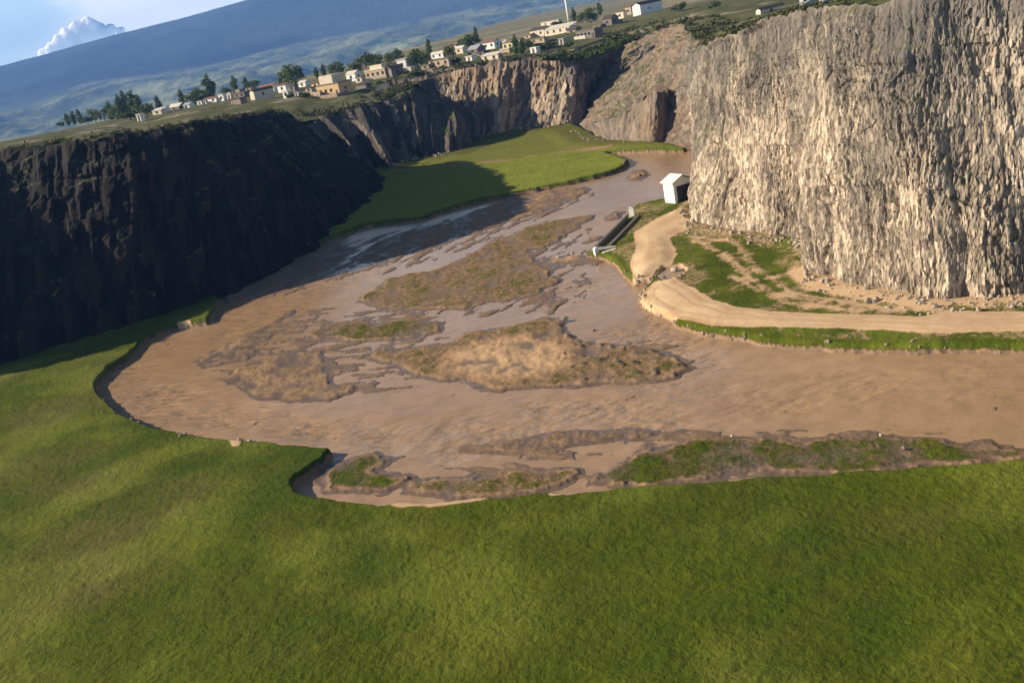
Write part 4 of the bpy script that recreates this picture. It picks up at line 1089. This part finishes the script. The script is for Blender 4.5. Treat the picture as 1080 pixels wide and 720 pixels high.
# ------------------------------------------------------------------ things on the valley floor
hx, hy = gnd(707, 215.5, 1.6)
hut = empty('pump_house', (hx+2.9, hy+1.0, 1.25), R_(24)); tag(hut, 'small white hut with a pale pitched roof between the river and the right cliff', 'hut')
WHT = mat_plain('white_hut_paint', (.82, .80, .74), .08); PALER = mat_plain('pale_sheet_roof', (.72, .69, .62), .1)
b = MB(); b.box(-2.1, 2.1, 0, 3.2, -.8, 4.0); b.build('wall', WHT, hut)
MB().prism([(-2.5, 3.95), (0, 5.1), (2.5, 3.95), (2.5, 4.12), (0, 5.28), (-2.5, 4.12)], -.4, 3.5).build('roof', PALER, hut)
MB().prism([(-2.08, 4.002), (2.08, 4.002), (0, 4.93)], .02, 3.18).build('gable_wall', WHT, hut)
d_ = MB().box(-1.5, 1.5, -.05, .02, -.2, 3.3).build('door', PAINT['glass'], hut)
MB().box(-1.72, -1.52, -.09, .02, -.2, 3.5).box(1.52, 1.72, -.09, .02, -.2, 3.5).box(-1.72, 1.72, -.095, .02, 3.32, 3.52).build('door_frame', WHT, d_)

# twin-walled concrete flume by the water
a = Vector((*gnd(637, 263, 1.0), 0)); b_ = Vector((*gnd(668, 231, 1.0), 0)); dv = b_-a; L = dv.length
fl = empty('concrete_flume', (a.x, a.y, .95), math.atan2(dv.y, dv.x)); tag(fl, 'dark double-walled concrete flume leading from the river edge up to the white post', 'flume')
FLM = mat_plain('stained_concrete', (.20, .175, .15), .3)
MB().box(0, L, .9, 1.3, -.6, .95).build('side_wall', FLM, fl); MB().box(0, L, -1.3, -.9, -.6, .8).build('side_wall', FLM, fl)
MB().box(0.02, L-.02, -.897, .897, -.6, -.1).build('channel_floor', PAINT['stone'], fl)
MB().box(-.5, -.003, -2.2, 2.0, -.6, .5).build('headwall', PAINT['conc'], fl)
px_, py_ = gnd(667, 228, 1.2)
p_ = empty('white_post', (px_, py_, 1.0), R_(-25)); tag(p_, 'thick white concrete post at the upper end of the dark flume', 'post')
MB().box(-.45, .45, -.3, .3, -.6, 1.75).build('shaft', WHT, p_); MB().prism([(-.55, 1.752), (.55, 1.752), (0, 2.1)], -.38, .38).build('cap', WHT, p_)
px_, py_ = gnd(629, 267, .8)
p_ = empty('white_post', (px_, py_, .8), R_(20)); tag(p_, 'short pale post at the lower end of the dark flume by the water', 'post')
MB().box(-.35, .35, -.3, .3, -.6, .8).build('shaft', WHT, p_); MB().prism([(-.42, .802), (.42, .802), (0, 1.0)], -.35, .35).build('cap', WHT, p_)
px_, py_ = gnd(646, 264.5, 1.0)
o = MB().box(-1.7, 1.7, -.4, .4, -.3, .22).build('pale_slab', PAINT['pale'], None); o.location = (px_, py_, 1.0); o.rotation_euler = (0, R_(-4), R_(8))
tag(o, 'pale concrete slab lying in the grass at the foot of the flume', 'slab')

# stones fallen to the cliff feet and washed up along the banks (uncountable)
def stones(name, spots, mat, seed):
    r = np.random.RandomState(seed)
    bm = bmesh.new(); bmesh.ops.create_icosphere(bm, subdivisions=2, radius=1)
    bv = np.array([v.co[:] for v in bm.verts]); bf = np.array([[v.index for v in f.verts] for f in bm.faces]); bm.free()
    dg = bpy.context.evaluated_depsgraph_get(); V = []; Q = []; n = 0
    for x, y, z0, rad in spots:
        hit, loc, *_ = sc.ray_cast(dg, Vector((x, y, z0)), Vector((0, 0, -1)))
        if not hit or loc.z > z0-.6 or loc.z < .03: continue
        o = r.uniform(0, 99, 3); q = bv*1.5+o
        f = 1+.5*pn(q[:, 0], q[:, 1], q[:, 2])
        V.append(bv*f[:, None]*rad*r.uniform(.6, 1.2, 3)+np.array([x, y, loc.z+rad*.15])); Q.append(bf+n); n += len(bv)
    tag(link(name, np_mesh(name, np.concatenate(V), np.concatenate(Q), mat, smooth=False)), kind='stuff')
SP = []; r_ = random.Random(31)
for pts, n, zt, sp, r0, r1 in ((RIGH[1:10], 420, 9, 4.5, .10, .42), (TALU[2:8], 70, 5, 4, .12, .55), (VILL[2:9], 80, 5, 4, .15, .6), (PILL[3:8], 60, 5, 4, .2, .7)):
    for _ in range(n):
        i = r_.randrange(len(pts)-1); t = r_.random(); a, b = pts[i], pts[i+1]
        fx = a[3]+(b[3]-a[3])*t; fy = a[4]+(b[4]-a[4])*t; nx = fx-(a[0]+(b[0]-a[0])*t); ny = fy-(a[1]+(b[1]-a[1])*t); l = math.hypot(nx, ny)+1e-6
        k_ = sp*r_.random()**2+.1
        SP.append((fx+nx/l*k_, fy+ny/l*k_, zt, r0+(r1-r0)*r_.random()**3))
stones('fallen_stones', SP, mat_plain('fallen_stone', (.46, .37, .27), .35), 3)
SP = []
for pl, i0, i1, n in ((RB, 8, 23, 300), (FARMP, 7, 16, 90), (MEADOWP, 16, 21, 60)):
    for _ in range(n):
        i = r_.randrange(i0, i1); t = r_.random(); c = pl[i]*(1-t)+pl[(i+1) % len(pl)]*t
        SP.append((c[0]+r_.gauss(0, .45), c[1]+r_.gauss(0, .45), 6, .06+.26*r_.random()**3))
stones('bank_stones', SP, mat_plain('bank_stone', (.40, .32, .23), .4), 4)

# boulders and stones
STONE = mat_plain('river_stone', (.52, .43, .32), .3); STONE_D = mat_plain('brown_stone', (.27, .20, .145), .3)
def rock(px, py, w, h, mat, label, group='loose rocks by the river', z=.6, cat='rock'):
    x, y = gnd(px, py, z); k = math.hypot(x, y)/F; r = w*k/2
    bm = bmesh.new(); bmesh.ops.create_icosphere(bm, subdivisions=3, radius=1)
    sd = rng.uniform(0, 90)
    for v in bm.verts:
        c = np.array(v.co); n = 1+.35*float(pn(c[0]*1.2+sd, c[1]*1.2, c[2]*1.2))+.16*float(pn(c[0]*3+sd, c[1]*3, c[2]*3))
        v.co = Vector((c[0]*r*n, c[1]*r*.8*n, max(-.25, c[2])*h*k*.75*n))
    me = bpy.data.meshes.new('boulder'); bm.to_mesh(me); bm.free(); me.materials.append(mat)
    o = link('boulder', me); o.location = (x, y, z-.1); o.rotation_euler = (0, 0, rng.uniform(0, 3)); tag(o, label, cat, group)
for a in [(669, 154, 6, 4, STONE, 'pale boulder on the far river bank under the orange crag', 1.0), (655, 152.5, 4, 2, STONE_D, 'small brown rock left of the pale boulder under the orange crag', 1.0),
          (673, 187, 10, 5, STONE_D, 'brown boulder standing in the river beyond the white hut', .1), (650, 227, 6, 3, STONE_D, 'brown rock at the water edge beyond the dark flume', .1),
          (589, 271, 7, 2.5, STONE, 'pale flat stone on the gravel spit in mid river', .1), (603, 267, 5, 2.5, STONE, 'small pale stone at the tip of the gravel spit', .1),
          (711, 283.5, 9, 4, STONE, 'grey rock beside the puddle between the sand patches', 1.4), (700, 292, 6, 3, STONE_D, 'brown rock at the lower side of the puddle', 1.4), (718, 291, 7, 4, STONE_D, 'dark rock right of the puddle between sand and grass', 1.4),
          (192, 345, 7, 3, STONE, 'pale stone on the shaded left shore by the cliff foot', .1), (263, 464.5, 6, 2.6, STONE, 'pale stone at the water line on the near meadow shore', .2), (252, 462, 4, 2.4, STONE, 'smaller pale stone left of the one on the near meadow shore', .2),
          (772, 458.5, 4, 3, STONE, 'pale stone at the left of the grassy bar in the right foreground', .4), (953, 471, 5, 3, STONE_D, 'brown stone on the grassy bar at the right', .4), (929, 458, 4, 3, STONE, 'pale stone at the far edge of the grassy bar at the right', .4),
          (594, 336, 7, 4, STONE_D, 'dark clod at the top of the big mud bar', .5), (626, 348, 5, 3, STONE_D, 'dark clod in the water right of the big bar top', .1)]:
    rock(*a[:6], z=a[6])

# ------------------------------------------------------------------ cumulus behind the mountain
def build_cloud():
    k = N('cloud_white'); k.base((.92, .92, .94)); k.rough(1., 0.)
    k.base((.98, .97, .97)); k.b.subsurface_method = 'RANDOM_WALK'
    k.b.inputs['Subsurface Weight'].default_value = 1.0; k.b.inputs['Subsurface Radius'].default_value = (1, 1, 1); k.b.inputs['Subsurface Scale'].default_value = 260
    bm = bmesh.new(); Dc = 21000
    base = [(56, 53, 7), (66, 49, 9), (74, 44, 10), (84, 38, 11), (92, 36, 11), (92, 29, 8), (82, 31, 7), (100, 38, 9), (110, 35, 7), (117, 31, 5), (104, 30, 6), (70, 36, 6), (62, 42, 5), (127, 33, 4), (46, 57, 5), (80, 52, 10), (100, 47, 10), (115, 42, 8), (91, 23, 4.5), (97, 26, 5)]
    small = []
    for px, py, r in base:
        for q in range(9):
            a = rng.uniform(0, 6.28); small.append((px+math.cos(a)*r*.8, py-abs(math.sin(a))*r*.85, r*rng.uniform(.22, .48)))
    for px, py, r in base+small:
        c = Vector(atD(px, py, Dc+rng.uniform(-260, 120))); R = r*Dc/F
        vs = bmesh.ops.create_icosphere(bm, subdivisions=3, radius=1)['verts']
        for v in vs:
            q = np.array(v.co)*R+np.array(c)
            n = 1+.16*float(fbm(q[0]/120, q[1]/120, q[2]/120, o=2))
            v.co = c+Vector(v.co)*R*n
    me = bpy.data.meshes.new('cloud_raw'); bm.to_mesh(me); bm.free()
    tmp = link('cloud_raw', me); md = tmp.modifiers.new('skin', 'REMESH'); md.mode = 'VOXEL'; md.voxel_size = 20
    dg = bpy.context.evaluated_depsgraph_get(); me = bpy.data.meshes.new_from_object(tmp.evaluated_get(dg)); me.name = 'cloud'
    bpy.data.objects.remove(tmp); me.materials.clear(); me.materials.append(k.m)
    for p in me.polygons: p.use_smooth = True
    tag(link('cloud', me), kind='structure')
build_cloud()
